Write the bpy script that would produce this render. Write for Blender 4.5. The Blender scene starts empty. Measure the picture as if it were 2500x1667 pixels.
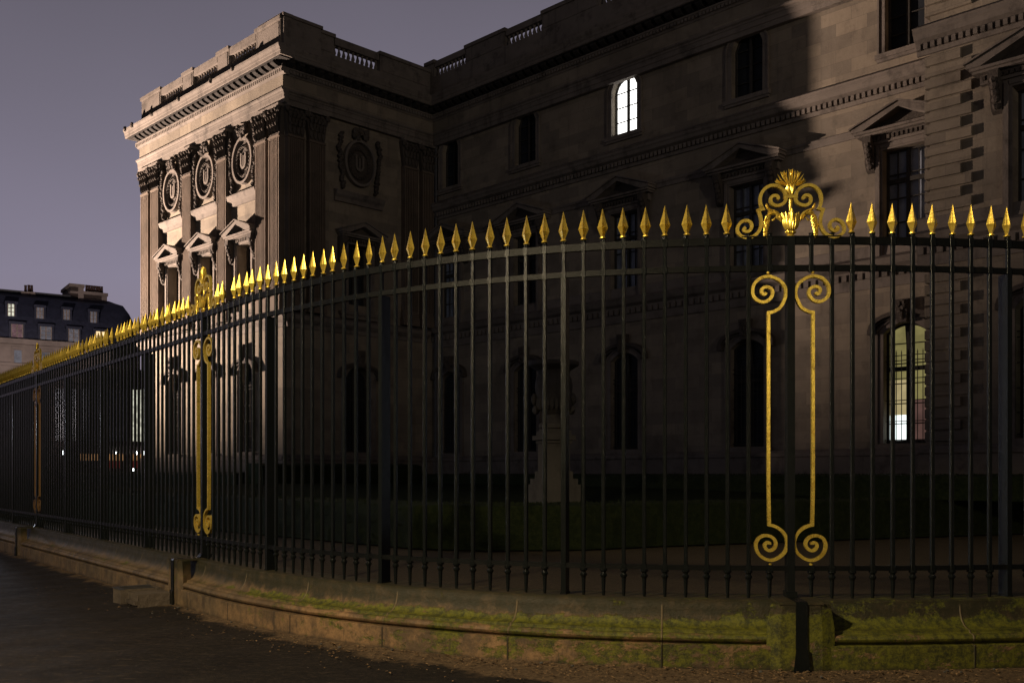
import bpy, math, random
from mathutils import Vector, Matrix
random.seed(7)
S = bpy.context.scene
COL = S.collection
PI = math.pi
# ------------------------------------------------------------------ camera
EYE = 1.38
cam = bpy.data.cameras.new("camera"); camo = bpy.data.objects.new("camera", cam); COL.objects.link(camo)
cam.sensor_width = 36; cam.lens = 36*2450/2500
cam.shift_y = (1156-833.5)/2500
cam.clip_start = 0.05; cam.clip_end = 2000
camo.location = (0, 0, EYE); camo.rotation_euler = (PI/2, 0, 0)
S.camera = camo
# ------------------------------------------------------------------ world: night sky glow over the city
wd = bpy.data.worlds.new("World"); S.world = wd; wd.use_nodes = True
wn = wd.node_tree; wn.nodes.clear()
def wnode(t): return wn.nodes.new(t)
tc = wnode('ShaderNodeTexCoord'); sep = wnode('ShaderNodeSeparateXYZ'); wn.links.new(tc.outputs['Generated'], sep.inputs[0])
def wmath(op, a, b=None, clamp=False):
    m = wnode('ShaderNodeMath'); m.operation = op; m.use_clamp = clamp
    for i, v in enumerate((a, b)):
        if v is None: continue
        if isinstance(v, (int, float)): m.inputs[i].default_value = v
        else: wn.links.new(v, m.inputs[i])
    return m.outputs[0]
rz = wnode('ShaderNodeValToRGB')       # colour by elevation (sin of elevation)
wn.links.new(sep.outputs['Z'], rz.inputs[0])
cr = rz.color_ramp; cr.elements[0].position = 0.0; cr.elements[0].color = (.200, .160, .190, 1)
cr.elements[1].position = 0.55; cr.elements[1].color = (.060, .054, .068, 1)
e = cr.elements.new(.18); e.color = (.180, .163, .218, 1)
e = cr.elements.new(.33); e.color = (.122, .111, .144, 1)
# the glow of the town lies ahead and to the left; behind the camera the sky over the river is dark
az = wmath('ADD', wmath('MULTIPLY', sep.outputs['Y'], .88), wmath('MULTIPLY', sep.outputs['X'], -.18))
gl = wmath('POWER', wmath('MULTIPLY_ADD', az, .5, ) if False else wmath('ADD', wmath('MULTIPLY', az, .5), .5, True), 2.2)
gl = wmath('ADD', wmath('MULTIPLY', gl, 1.25), .26)
sn = wnode('ShaderNodeTexNoise'); sn.inputs['Scale'].default_value = 1.6; sn.inputs['Detail'].default_value = 3
wn.links.new(tc.outputs['Generated'], sn.inputs['Vector'])
gl = wmath('MULTIPLY', gl, wmath('ADD', wmath('MULTIPLY', sn.outputs['Fac'], .7), .65))
bgn = wnode('ShaderNodeBackground'); wo = wnode('ShaderNodeOutputWorld')
wn.links.new(rz.outputs[0], bgn.inputs['Color']); wn.links.new(gl, bgn.inputs['Strength']); wn.links.new(bgn.outputs[0], wo.inputs[0])
# ------------------------------------------------------------------ street lighting (night: street lamps outside the frame, plus an added fill and glint spot)
def lamp(name, loc, power, col, radius=.18):
    l = bpy.data.lights.new(name, 'POINT'); l.energy = power; l.color = col; l.shadow_soft_size = radius
    o = bpy.data.objects.new(name, l); o.location = loc; COL.objects.link(o); return o
def flood(name, loc, target, power, col, half, blend=.25, radius=.15):
    l = bpy.data.lights.new(name, 'SPOT'); l.energy = power; l.color = col; l.shadow_soft_size = radius
    l.spot_size = math.radians(half*2); l.spot_blend = blend
    o = bpy.data.objects.new(name, l); o.location = loc; COL.objects.link(o)
    o.rotation_euler = (Vector(target)-Vector(loc)).to_track_quat('-Z', 'Y').to_euler(); return o
flood("street_lamp_light_near", (-6.6, 0.9, 7.0), (-6.55, 0.9, 0), 4500, (1, .80, .50), 81, .13, .22)
lamp("street_lamp_light_behind", (3.4, -9.5, 4.0), 300, (1, .80, .52), .22)
flood("facade_fill_light", (27, -33, 14), (-1, 38, 21), 15000, (1, .88, .74), 18, 1.0, .3)  # unseen fill added behind the camera to lift the dark palace front
flood("facade_floodlight", (-36.5, 48.2, 3.2), (-12.5, 42.7, 12.2), 255000, (1, .755, .60), 25, 1.0, .20)
lamp("street_lamp_light_far", (-27, 42, 3.4), 350, (.80, .86, 1), .18)
flood("town_street_light", (-42, 80, 6), (-60, 112, 11), 22000, (1, .84, .78), 42, .6, .3)
lamp("street_lamp_light_cool", (-15.5, 27.5, 3.3), 260, (.75, .83, 1), .10)
flood("post_glint_spot", (24, 15.6, 2.6), (-1.03, 8.4, 1.9), 300, (.85, .95, 1), 2.6, .5, .10)  # unseen narrow spot added to put a glint on one post
S.view_settings.view_transform = 'Standard'; S.view_settings.look = 'None'
S.view_settings.exposure = 0; S.view_settings.gamma = 1
S.render.engine = 'CYCLES'
S.cycles.max_bounces = 5; S.cycles.diffuse_bounces = 3; S.cycles.glossy_bounces = 3
S.cycles.sample_clamp_indirect = 2.0

# ------------------------------------------------------------------ node helper
class NT:
    def __init__(s, name):
        s.m = bpy.data.materials.new(name); s.m.use_nodes = True; s.t = s.m.node_tree; s.t.nodes.clear()
        s.out = s.t.nodes.new('ShaderNodeOutputMaterial'); s.b = s.t.nodes.new('ShaderNodeBsdfPrincipled')
        s.t.links.new(s.b.outputs[0], s.out.inputs[0]); s._tc = None
    def link(s, v, i):
        if isinstance(v, bpy.types.NodeSocket): s.t.links.new(v, i)
        elif isinstance(v, (tuple, list)) and len(v) == 3 and i.type == 'RGBA': i.default_value = (*v, 1)
        else: i.default_value = v
    def tc(s, k='Object'):
        if not s._tc: s._tc = s.t.nodes.new('ShaderNodeTexCoord')
        return s._tc.outputs[k]
    def n(s, t, outs=0, **kw):
        nd = s.t.nodes.new(t)
        for k, v in kw.items():
            if k.startswith('p_'): setattr(nd, k[2:], v)
            else:
                key = int(k[1:]) if k[0] == 'i' and k[1:].isdigit() else k.replace('_', ' ')
                s.link(v, nd.inputs[key])
        return nd.outputs[outs]
    def math(s, op, a, b=0.0, clamp=False): return s.n('ShaderNodeMath', i0=a, i1=b, p_operation=op, p_use_clamp=clamp)
    def noise(s, scale, detail=4, rough=.6, vec=None, outs=0):
        return s.n('ShaderNodeTexNoise', outs, Vector=vec if vec else s.tc(), Scale=scale, Detail=detail, Roughness=rough)
    def ramp(s, v, a, b):    # smooth mask between a and b
        nd = s.t.nodes.new('ShaderNodeMapRange'); nd.interpolation_type = 'SMOOTHSTEP'; nd.clamp = True
        s.link(v, nd.inputs[0]); nd.inputs[1].default_value = a; nd.inputs[2].default_value = b
        return nd.outputs[0]
    def mix(s, f, a, b, mode='MIX'):
        nd = s.t.nodes.new('ShaderNodeMix'); nd.data_type = 'RGBA'; nd.blend_type = mode
        s.link(f, nd.inputs[0]); s.link(a, nd.inputs[6]); s.link(b, nd.inputs[7]); return nd.outputs[2]
    def set(s, col=None, rough=None, metal=None, spec=None, bump=None, bstr=.3, bdist=.02, emis=None, estr=0):
        if col is not None: s.link(col, s.b.inputs['Base Color'])
        if rough is not None: s.link(rough, s.b.inputs['Roughness'])
        if metal is not None: s.link(metal, s.b.inputs['Metallic'])
        if spec is not None: s.link(spec, s.b.inputs['Specular IOR Level'])
        if emis is not None: s.link(emis, s.b.inputs['Emission Color']); s.b.inputs['Emission Strength'].default_value = estr
        if bump is not None:
            bn = s.t.nodes.new('ShaderNodeBump'); bn.inputs['Strength'].default_value = bstr; bn.inputs['Distance'].default_value = bdist
            s.link(bump, bn.inputs['Height']); s.t.links.new(bn.outputs[0], s.b.inputs['Normal'])
        return s.m
    def xyz(s, k='Object'):
        nd = s.t.nodes.new('ShaderNodeSeparateXYZ'); s.t.links.new(s.tc(k), nd.inputs[0]); return nd.outputs

def mat_stone(name, base, dark, brick=True, soot=.5, bump=.35):
    k = NT(name); o = k.xyz()
    c = k.mix(k.ramp(k.noise(.55, 5, .65), .35, .7), base, tuple(v*.72 for v in base))
    c = k.mix(k.math('MULTIPLY', k.ramp(k.noise(1.7, 6, .7), .48, .72), soot), c, dark)
    if brick:
        vec = k.n('ShaderNodeCombineXYZ', i0=k.math('ADD', o[0], o[1]), i1=o[2], i2=0.0)
        nd = k.t.nodes.new('ShaderNodeTexBrick'); nd.offset = .5
        k.link(vec, nd.inputs['Vector']); nd.inputs['Scale'].default_value = 1.0
        nd.inputs['Brick Width'].default_value = .95; nd.inputs['Row Height'].default_value = .38
        nd.inputs['Mortar Size'].default_value = .006; nd.inputs['Mortar Smooth'].default_value = .3; nd.inputs['Bias'].default_value = 0
        nd.inputs['Color1'].default_value = (1.18, 1.13, 1.05, 1); nd.inputs['Color2'].default_value = (.70, .685, .68, 1)
        nd.inputs['Mortar'].default_value = (.62, .6, .58, 1)
        c = k.mix(.75, c, k.mix(1.0, c, nd.outputs['Color'], 'MULTIPLY'))
    streak = k.noise(1.0, 4, .6, k.n('ShaderNodeMapping', Vector=k.tc(), Scale=(3.2, 3.2, .22)))
    c = k.mix(k.math('MULTIPLY', k.ramp(streak, .56, .74), soot*.7), c, dark)
    return k.set(c, .9, bump=k.noise(14, 6, .7), bstr=bump, bdist=.03, spec=.2)

M = {}
M['stone'] = mat_stone('palace_stone', (.215, .184, .146), (.07, .060, .049))
M['stone_trim'] = mat_stone('trim_stone', (.165, .140, .120), (.05, .043, .038), False, .8)
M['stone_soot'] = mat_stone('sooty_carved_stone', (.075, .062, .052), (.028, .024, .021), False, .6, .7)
M['stone_pil'] = mat_stone('pilaster_stone', (.125, .096, .074), (.06, .048, .038), False, .6)
M['stone_black'] = mat_stone('near_black_stone', (.030, .026, .023), (.012, .011, .010), False, .6, .8)  # near-black tone for the cornice soffit and modillions
M['stone_town'] = mat_stone('town_house_stone', (.26, .21, .185), (.12, .10, .09), False, .3)
M['stone_block'] = mat_stone('drain_block_stone', (.12, .095, .072), (.03, .025, .02), False, .9, .9)
M['stone_garden'] = mat_stone('garden_stone', (.095, .088, .078), (.03, .028, .025), False, .6, .5)

k = NT('wet_iron_paint')
nn = k.noise(150, 3, .7)
c = k.mix(k.ramp(k.noise(7, 5, .7), .5, .75), (.0062, .0078, .0074), (.0105, .0108, .0088))
M['iron_rail'] = None
M['iron'] = k.set(c, k.math('ADD', k.math('MULTIPLY', k.noise(30, 3), .2), .12), 0.0, .22, bump=nn, bstr=.9, bdist=.0022)

k = NT('dark_rail_iron')
c = k.mix(k.ramp(k.noise(9, 5, .7), .45, .75), (.0045, .0052, .0050), (.009, .009, .0075))
M['iron_rail'] = k.set(c, .38, 0.0, .16, bump=k.noise(120, 3, .7), bstr=.9, bdist=.003)
k = NT('gilded_iron')
w = k.ramp(k.noise(38, 6, .8), .535, .68); w2 = k.ramp(k.noise(11, 5, .7), .45, .75)
c = k.mix(w2, (.96, .71, .12), (.66, .43, .055)); c = k.mix(k.math('MULTIPLY', w, .85), c, (.10, .05, .02))
M['gold'] = k.set(c, k.math('ADD', k.math('MULTIPLY', w, .3), .26), .70, .5, bump=k.noise(40, 4, .6), bstr=.22, bdist=.006)
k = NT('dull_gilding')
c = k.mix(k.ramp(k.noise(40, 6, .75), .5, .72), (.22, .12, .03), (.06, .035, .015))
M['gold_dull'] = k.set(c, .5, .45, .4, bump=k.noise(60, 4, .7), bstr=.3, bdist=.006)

def mat_plain(name, col, rough=.6, spec=.4, metal=0, nscale=6, var=.35, bscale=40, bstr=.2):
    k = NT(name)
    c = k.mix(k.ramp(k.noise(nscale, 4, .7), .35, .7), col, tuple(v*(1-var) for v in col))
    return k.set(c, rough, metal, spec, bump=k.noise(bscale, 3), bstr=bstr, bdist=.01)
def mat_emit(name, col, strength, var=.0):
    k = NT(name)
    c = col if not var else k.mix(k.ramp(k.noise(2.2, 3, .6), .35, .65), col, tuple(v*(1-var) for v in col))
    return k.set((0, 0, 0), 1, 0, 0, emis=c, estr=strength)
M['frame'] = mat_plain('dark_window_frame', (.045, .042, .038), .9, .1)
M['glass'] = mat_plain('dark_window_glass', (.020, .023, .028), .6, .10, 0, 1.2, .4, 3, .0)
M['glass_blue'] = mat_plain('blue_grey_glass', (.22, .25, .31), .4, .3, 0, 1.2, .5, 3, .0)
M['lit_white'] = mat_emit('lit_white_glass', (1, .99, .95), 3.2)
M['lit_yellow'] = mat_emit('lit_yellow_wall', (.26, .225, .085), .85, .3)
M['lit_cream'] = mat_emit('lit_cream_wall', (.42, .34, .17), 1.0, .2)
M['lit_rose'] = mat_emit('lit_rose_panel', (.13, .07, .058), .8, .3)
M['lit_panel'] = mat_emit('lit_light_panel', (.9, 1, .97), 1.6)
M['lit_dim'] = mat_emit('dim_green_interior', (.05, .055, .035), 1.0, .4)
M['curtain'] = mat_emit('curtained_window', (.12, .11, .125), 1.0, .35)
M['curtain_rose'] = mat_emit('rose_curtained_window', (.15, .085, .095), 1.0, .4)
M['lit_warm'] = mat_emit('lit_warm_glass', (1, .72, .38), 1.4, .3)
M['lit_shop'] = mat_emit('lit_shop_glass', (.95, .93, .74), .9, .6)
M['lit_orange'] = mat_emit('lit_orange_sign', (1, .50, .20), .35, .5)
M['head'] = mat_emit('headlamp_glow', (.95, 1, 1), 14)
M['red'] = mat_emit('red_light', (.5, .06, .04), .12)
M['slate'] = mat_plain('slate_roof', (.030, .033, .058), .6, .3, 0, 3, .4, 12, .4)
M['zinc'] = mat_plain('zinc_roof', (.05, .05, .055), .5, .4)
M['brick'] = mat_plain('chimney_brick', (.05, .035, .03), .9)
M['clay'] = mat_plain('clay_pot', (.06, .03, .022), .9)
M['carpaint'] = mat_plain('dark_car_paint', (.02, .022, .028), .25, .5)
M['tyre'] = mat_plain('tyre_rubber', (.01, .01, .01), .8)

k = NT('hedge_leaves')
c = k.mix(k.ramp(k.noise(9, 5, .8), .4, .65), (.013, .022, .006), (.030, .040, .012))
M['hedge'] = k.set(c, .75, 0, .2, bump=k.noise(30, 5, .8), bstr=.9, bdist=.06)
k = NT('lawn_grass')
c = k.mix(k.ramp(k.noise(3, 6, .8), .35, .65), (.009, .015, .004), (.015, .021, .006))
M['lawn'] = k.set(c, .9, 0, .1, bump=k.noise(60, 4, .8), bstr=.8, bdist=.03)
k = NT('garden_gravel')
c = k.mix(k.ramp(k.noise(45, 5, .8), .4, .62), (.135, .102, .060), (.05, .038, .023))
c = k.mix(k.ramp(k.n('ShaderNodeTexVoronoi', Vector=k.tc(), Scale=55.0), .12, .02), c, (.32, .22, .13))
M['gravel'] = k.set(c, .85, 0, .3, bump=k.noise(70, 5, .8), bstr=.9, bdist=.03)

# pavement: dark damp asphalt, with a strip of sandy grit spreading from the foot of the wall (UV: x = metres along, y = metres from railing)
k = NT('damp_pavement'); o = k.xyz(); uv = k.xyz('UV')
asp = k.mix(k.ramp(k.noise(130, 4, .8), .45, .6), (.0085, .0070, .0060), (.020, .016, .0125))
asp = k.mix(k.ramp(k.noise(.9, 5, .65), .4, .66), asp, (.006, .005, .0045))
stre = k.noise(4.0, 6, .75, k.n('ShaderNodeMapping', Vector=k.tc(), Scale=(1.0, 6.0, 1.0)))
asp = k.mix(k.math('MULTIPLY', k.ramp(stre, .50, .72), .75), asp, (.040, .032, .024))
asp = k.mix(k.math('MULTIPLY', k.ramp(k.noise(.45, 5, .6), .42, .62), .7), asp, k.mix(1.0, asp, (1.7, 1.6, 1.5), 'MULTIPLY'))
asp = k.mix(k.ramp(k.noise(22, 6, .85), .48, .62), asp, k.mix(1.0, asp, (2.3, 2.1, 1.9), 'MULTIPLY'))
asp = k.mix(k.ramp(k.n('ShaderNodeTexVoronoi', Vector=k.tc(), Scale=9.0), .075, .04), asp, (.17, .145, .12))
sand = k.mix(k.ramp(k.noise(60, 5, .8), .4, .62), (.13, .086, .048), (.045, .030, .018))
sand = k.mix(k.ramp(k.noise(18, 6, .85), .45, .6), sand, (.17, .115, .066))
sand = k.mix(k.ramp(k.noise(4, 5, .7), .45, .7), sand, (.09, .06, .036))
wid = k.ramp(uv[0], -5.4, 1.2)      # strip widens to the right
lim = k.math('ADD', k.math('MULTIPLY', wid, .80), .40)
edge = k.math('SUBTRACT', lim, k.math('ADD', uv[1], k.math('MULTIPLY', k.math('SUBTRACT', k.noise(2.6, 6, .7), .5), .75)))
msk = k.ramp(edge, -.05, .09)
c = k.mix(msk, asp, sand)
rg = k.math('ADD', k.math('MULTIPLY', k.noise(5, 4), .3), k.math('ADD', k.math('MULTIPLY', msk, .1), .58))
M['pavement'] = k.set(c, rg, 0, .22, bump=k.math('ADD', k.noise(95, 5, .85), k.math('MULTIPLY', k.noise(7, 4, .7), 1.5)), bstr=.55, bdist=.012)

# plinth: weathered limestone, moss in the cove (UV: x = metres along, y = metres along the profile from the top back edge)
k = NT('mossy_plinth_stone'); uv = k.xyz('UV'); o = k.xyz()
uvv = k.n('ShaderNodeCombineXYZ', i0=uv[0], i1=uv[1], i2=0.0)
c = k.mix(k.ramp(k.noise(3.2, 6, .7), .38, .62), (.28, .165, .075), (.10, .066, .036))
c = k.mix(k.math('MULTIPLY', k.ramp(k.noise(24, 6, .85), .42, .68), .7), c, (.075, .048, .024))
left = k.ramp(uv[0], -3.9, -6.2)            # 1 on the straight run to the left: greyer, less moss
c = k.mix(k.math('MULTIPLY', left, .65), c, k.mix(k.ramp(k.noise(5, 6, .75), .4, .6), (.17, .125, .068), (.07, .055, .032)))
st = k.noise(2.4, 6, .75, k.n('ShaderNodeMapping', Vector=uvv, Scale=(3.2, .55, 1.0)))
c = k.mix(k.math('MULTIPLY', k.ramp(st, .53, .66), .85), c, (.05, .037, .024))
topm = k.ramp(k.math('ADD', uv[1], k.math('MULTIPLY', k.math('SUBTRACT', k.noise(5, 6, .75), .5), .26)), .575, .475)                   # dark olive tone over the flat top, lip and upper cove
cove = k.math('MULTIPLY', k.ramp(uv[1], .46, .57), k.ramp(uv[1], .70, .62))
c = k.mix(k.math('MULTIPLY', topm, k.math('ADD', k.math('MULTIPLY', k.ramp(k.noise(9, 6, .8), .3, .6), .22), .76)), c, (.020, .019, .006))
mn = k.noise(3.4, 7, .78, k.n('ShaderNodeMapping', Vector=uvv, Scale=(1.0, 1.6, 1.0)))
mfine = k.noise(60, 4, .8)
right = k.ramp(uv[0], -4.2, -1.0)
thr = k.math('SUBTRACT', k.math('ADD', mn, k.math('MULTIPLY', mfine, .16)), k.math('ADD', .628, k.math('MULTIPLY', cove, -.15)))
thr = k.math('ADD', thr, k.math('MULTIPLY', right, k.math('ADD', .085, k.math('MULTIPLY', k.ramp(uv[0], -1.5, .8), .07)))); thr = k.math('SUBTRACT', thr, k.math('ADD', k.math('MULTIPLY', left, .16), k.math('MULTIPLY', topm, .12)))
moss = k.ramp(thr, -.015, .06)
mc = k.mix(k.ramp(k.noise(17, 7, .85), .38, .62), (.140, .142, .008), (.024, .031, .006))
c = k.mix(k.math('MULTIPLY', moss, .93), c, mc)
# joints between blocks
fr = k.math('FRACT', k.math('ADD', k.math('MULTIPLY', uv[0], 1/1.06), .37))
jt = k.math('SUBTRACT', 1.0, k.ramp(k.math('ABSOLUTE', k.math('SUBTRACT', fr, .5)), .003, .009))
jl = k.math('MULTIPLY', jt, k.ramp(uv[1], .40, .44))
low = k.ramp(uv[1], .80, .86)
c = k.mix(k.math('MULTIPLY', jl, .9), c, k.mix(low, (.15, .11, .06), (.02, .016, .01)))
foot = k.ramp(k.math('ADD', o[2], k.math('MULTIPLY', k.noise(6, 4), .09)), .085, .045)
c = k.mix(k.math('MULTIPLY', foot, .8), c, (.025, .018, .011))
hb = k.math('ADD', k.noise(38, 6, .8), k.math('SUBTRACT', k.math('MULTIPLY', moss, .5), k.math('MULTIPLY', jl, 1.2)))
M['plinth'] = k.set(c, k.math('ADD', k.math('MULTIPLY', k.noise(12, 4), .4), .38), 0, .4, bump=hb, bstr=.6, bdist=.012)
M['leaf'] = mat_plain('dead_leaf', (.27, .17, .085), .7, .3, 0, 30, .7)

# ------------------------------------------------------------------ mesh builder
class MB:
    def __init__(s, T=None): s.v = []; s.f = []; s.uv = None; s.T = T or (lambda x, y, z: (x, y, z))
    def add(s, vs, fs):
        b = len(s.v); s.v += [s.T(*p) for p in vs]; s.f += [tuple(b+i for i in q) for q in fs]
    def box(s, x0, x1, y0, y1, z0, z1):
        s.add([(x0,y0,z0),(x1,y0,z0),(x1,y1,z0),(x0,y1,z0),(x0,y0,z1),(x1,y0,z1),(x1,y1,z1),(x0,y1,z1)],
              [(0,3,2,1),(4,5,6,7),(0,1,5,4),(1,2,6,5),(2,3,7,6),(3,0,4,7)])
    def prism_x(s, prof, x0, x1):    # profile in (y, z), extruded along x
        n = len(prof)
        s.add([(x0, y, z) for y, z in prof]+[(x1, y, z) for y, z in prof],
              [tuple(range(n)), tuple(range(2*n-1, n-1, -1))]+[(i, (i+1) % n, n+(i+1) % n, n+i) for i in range(n)])
    def prism_y(s, prof, y0, y1):    # profile in (x, z), extruded along y
        n = len(prof)
        s.add([(x, y0, z) for x, z in prof]+[(x, y1, z) for x, z in prof],
              [tuple(range(n)), tuple(range(2*n-1, n-1, -1))]+[(i, (i+1) % n, n+(i+1) % n, n+i) for i in range(n)])
    def lathe(s, cx, cy, prof, n=12, sq=False, rot=0):   # prof list of (r, z)
        vs = []; m = len(prof)
        for r, z in prof:
            for i in range(n):
                a = 2*PI*i/n+rot; q = r
                vs.append((cx+q*math.cos(a), cy+q*math.sin(a), z))
        fs = [(j*n+i, j*n+(i+1) % n, (j+1)*n+(i+1) % n, (j+1)*n+i) for j in range(m-1) for i in range(n)]
        fs += [tuple(range(n-1, -1, -1)), tuple((m-1)*n+i for i in range(n))]
        s.add(vs, fs)
    def ribbon(s, path, w, y0, y1, taper=False):   # path in (x, z); width w; depth y0..y1 ; closed solid with mitred corners
        P = [Vector(p) for p in path]; n = len(P); vs = []
        for i in range(n):
            a = (P[i]-P[max(0, i-1)]); b = (P[min(n-1, i+1)]-P[i])
            if a.length < 1e-9: a = b
            if b.length < 1e-9: b = a
            a.normalize(); b.normalize(); t = a+b
            if t.length < 1e-6: t = a
            t.normalize(); nx = Vector((-t.y, t.x)); cs = max(.45, nx.dot(Vector((-a.y, a.x))))
            h = w/2/cs
            if taper: h *= 1+.0*i
            l = P[i]+nx*h; r = P[i]-nx*h
            vs += [(l.x, y0, l.y), (r.x, y0, r.y), (r.x, y1, r.y), (l.x, y1, l.y)]
        fs = [(0, 1, 2, 3), (4*n-1, 4*n-2, 4*n-3, 4*n-4)]
        for i in range(n-1):
            for j in range(4): fs.append((4*i+j, 4*i+4+j, 4*i+4+(j+1) % 4, 4*i+(j+1) % 4))
        s.add(vs, fs)
    def leaf(s, x0, z0, x1, z1, w, y=0, th=.012, fork=0, bend=0, n=7, wf=None):   # raised ribbed leaf in the xz plane, both faces
        d = Vector((x1-x0, z1-z0)); L = d.length; d.normalize(); nx = Vector((-d.y, d.x)); vs = []
        for i in range(n):
            t = i/(n-1); ww = (wf(t) if wf else math.sin(PI*min(1, t*.92+.06))**.8)*w/2
            c = Vector((x0, z0))+d*(L*t)+nx*(bend*math.sin(PI*t))
            if fork and i == n-1: c -= d*(L*.07)
            cr = th*math.sin(PI*min(.95, t*.8+.12))
            l = c+nx*ww; r = c-nx*ww
            ml = c+nx*ww*.45; mr = c-nx*ww*.45
            if fork and i == n-1: l += d*(L*.06); r += d*(L*.06)
            vs += [(l.x, y, l.y), (ml.x, y-cr*.35, ml.y), (c.x, y-cr, c.y), (mr.x, y-cr*.35, mr.y), (r.x, y, r.y), (c.x, y+cr, c.y)]
        fs = []
        for i in range(n-1):
            a = 6*i; b = a+6
            for p, q in ((0,1),(1,2),(2,3),(3,4),(4,5),(5,0)): fs.append((a+p, a+q, b+q, b+p))
        fs += [(0,1,2,3,4,5), tuple(6*(n-1)+j for j in (5,4,3,2,1,0))]
        s.add(vs, fs)
    def blob(s, c, r, n=8, m=5, j=0.0):
        vs = []; fs = []
        for i in range(m+1):
            a = PI*i/m
            for q in range(n):
                b = 2*PI*q/n; k_ = 1+random.uniform(-j, j)
                vs.append((c[0]+r[0]*k_*math.sin(a)*math.cos(b), c[1]+r[1]*k_*math.sin(a)*math.sin(b), c[2]+r[2]*k_*math.cos(a)))
        for i in range(m):
            for q in range(n): fs.append((i*n+q, i*n+(q+1) % n, (i+1)*n+(q+1) % n, (i+1)*n+q))
        s.add(vs, fs)
    def mesh(s, name, mat):
        me = bpy.data.meshes.new(name); me.from_pydata(s.v, [], s.f); me.validate(clean_customdata=False)
        if isinstance(mat, str): mat = M[mat]
        me.materials.append(mat); return me
    def build(s, name, mat, parent=None, loc=None, rotz=0, smooth=False):
        me = s.mesh(name, mat)
        if smooth:
            for p in me.polygons: p.use_smooth = True
            try: me.set_sharp_from_angle(angle=math.radians(38))
            except Exception: pass
        o = bpy.data.objects.new(name, me); COL.objects.link(o)
        if parent: o.parent = parent
        if loc: o.location = loc
        o.rotation_euler.z = rotz; return o
def empty(name, loc=(0,0,0), rz_=0, label=None, cat=None, group=None):
    o = bpy.data.objects.new(name, None); COL.objects.link(o); o.location = loc; o.rotation_euler = (0, 0, rz_); o.empty_display_size = .2
    tag(o, label, cat, group); return o
def tag(o, label=None, cat=None, group=None, kind=None):
    if label: o['label'] = label
    if cat: o['category'] = cat
    if group: o['group'] = group
    if kind: o['kind'] = kind
    return o

# ------------------------------------------------------------------ railing curve (index = bar number; 0 = main ornament post)
def build_curve():
    pts = {0: (2.029, 7.31), -11: (.392, 7.57), -22: (-1.081, 8.33), -33: (-2.297, 9.45), -44: (-3.307, 10.76), 11: (3.667, 7.42)}
    d = Vector((-.604, .797)); p = Vector(pts[-44])
    for k_ in range(1, 10): pts[-44-13*k_] = tuple(p+d*(1.957*k_))
    p = Vector(pts[11]); h = 15
    for k_, i in enumerate((22, 33, 44)):
        a = math.radians(h+12.5*k_); p = p+Vector((math.cos(a), math.sin(a)))*1.655; pts[i] = tuple(p)
    return pts
CP = build_curve(); KEYS = sorted(CP)
TAB = {}
for a, b in zip(KEYS[:-1], KEYS[1:]):
    i = KEYS.index(a); p0 = Vector(CP[KEYS[max(0, i-1)]]); p1 = Vector(CP[a]); p2 = Vector(CP[b]); p3 = Vector(CP[KEYS[min(len(KEYS)-1, i+2)]])
    L = (p2-p1).length
    m1 = (p2-p0).normalized()*L if i > 0 else p2-p1; m2 = (p3-p1).normalized()*L if i+2 < len(KEYS) else p2-p1
    if b <= -44: m1 = m2 = p2-p1
    if a == -44: m1 = Vector((.604, -.797))*L
    q = []; N = 60
    for j in range(N+1):
        t = j/N; q.append((2*t**3-3*t*t+1)*p1+(t**3-2*t*t+t)*m1+(-2*t**3+3*t*t)*p2+(t**3-t*t)*m2)
    cum = [0]
    for j in range(N): cum.append(cum[-1]+(q[j+1]-q[j]).length)
    TAB[(a, b)] = (q, cum)
def at(idx):     # -> position, tangent (pointing to growing index)
    for (a, b), (q, cum) in TAB.items():
        if a <= idx <= b:
            s = cum[-1]*(idx-a)/(b-a)
            j = 0
            while j < len(cum)-2 and cum[j+1] < s: j += 1
            f = (s-cum[j])/max(1e-9, cum[j+1]-cum[j]); p = q[j].lerp(q[j+1], f)
            return p, (q[j+1]-q[j]).normalized()
    raise ValueError(idx)
def sample(idx):
    p, t = at(idx)
    lo, hi = max(KEYS[0], idx-.4), min(KEYS[-1], idx+.4)
    t = (at(hi)[0]-at(lo)[0]).normalized()
    return p, t
I0, I1 = -152, 43
DS = .1505
def sweep(prof, step=1.0, name='x', mat='iron', parent=None, closed=True, i0=I0, i1=I1, uvprof=None, smooth=False):
    """prof: list of (offset outward, z) swept along the railing curve"""
    n = len(prof); mb = MB(); idxs = []; i = i0
    while i < i1: idxs.append(i); i += step
    idxs.append(i1)
    for i in idxs:
        p, t = sample(i); nrm = Vector((t.y, -t.x))     # outward (street side)
        for o, z in prof: mb.v.append((p.x+nrm.x*o, p.y+nrm.y*o, z))
    m = len(idxs); rng = range(n) if closed else range(n-1)
    for a in range(m-1):
        for j in rng: mb.f.append((a*n+j, (a+1)*n+j, (a+1)*n+(j+1) % n, a*n+(j+1) % n))
    if closed: mb.f += [tuple(range(n)), tuple((m-1)*n+j for j in reversed(range(n)))]
    me = bpy.data.meshes.new(name); me.from_pydata(mb.v, [], mb.f); me.materials.append(M[mat])
    if uvprof:
        uvl = me.uv_layers.new(name='UVMap')
        for poly in me.polygons:
            for li in poly.loop_indices:
                vi = me.loops[li].vertex_index; a, j = divmod(vi, n)
                uvl.data[li].uv = (idxs[a]*DS, uvprof[j])
    if smooth:
        for p_ in me.polygons: p_.use_smooth = True
        me.set_sharp_from_angle(angle=math.radians(32))
    o = bpy.data.objects.new(name, me); COL.objects.link(o)
    if parent: o.parent = parent
    return o
ZT = .475
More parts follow.
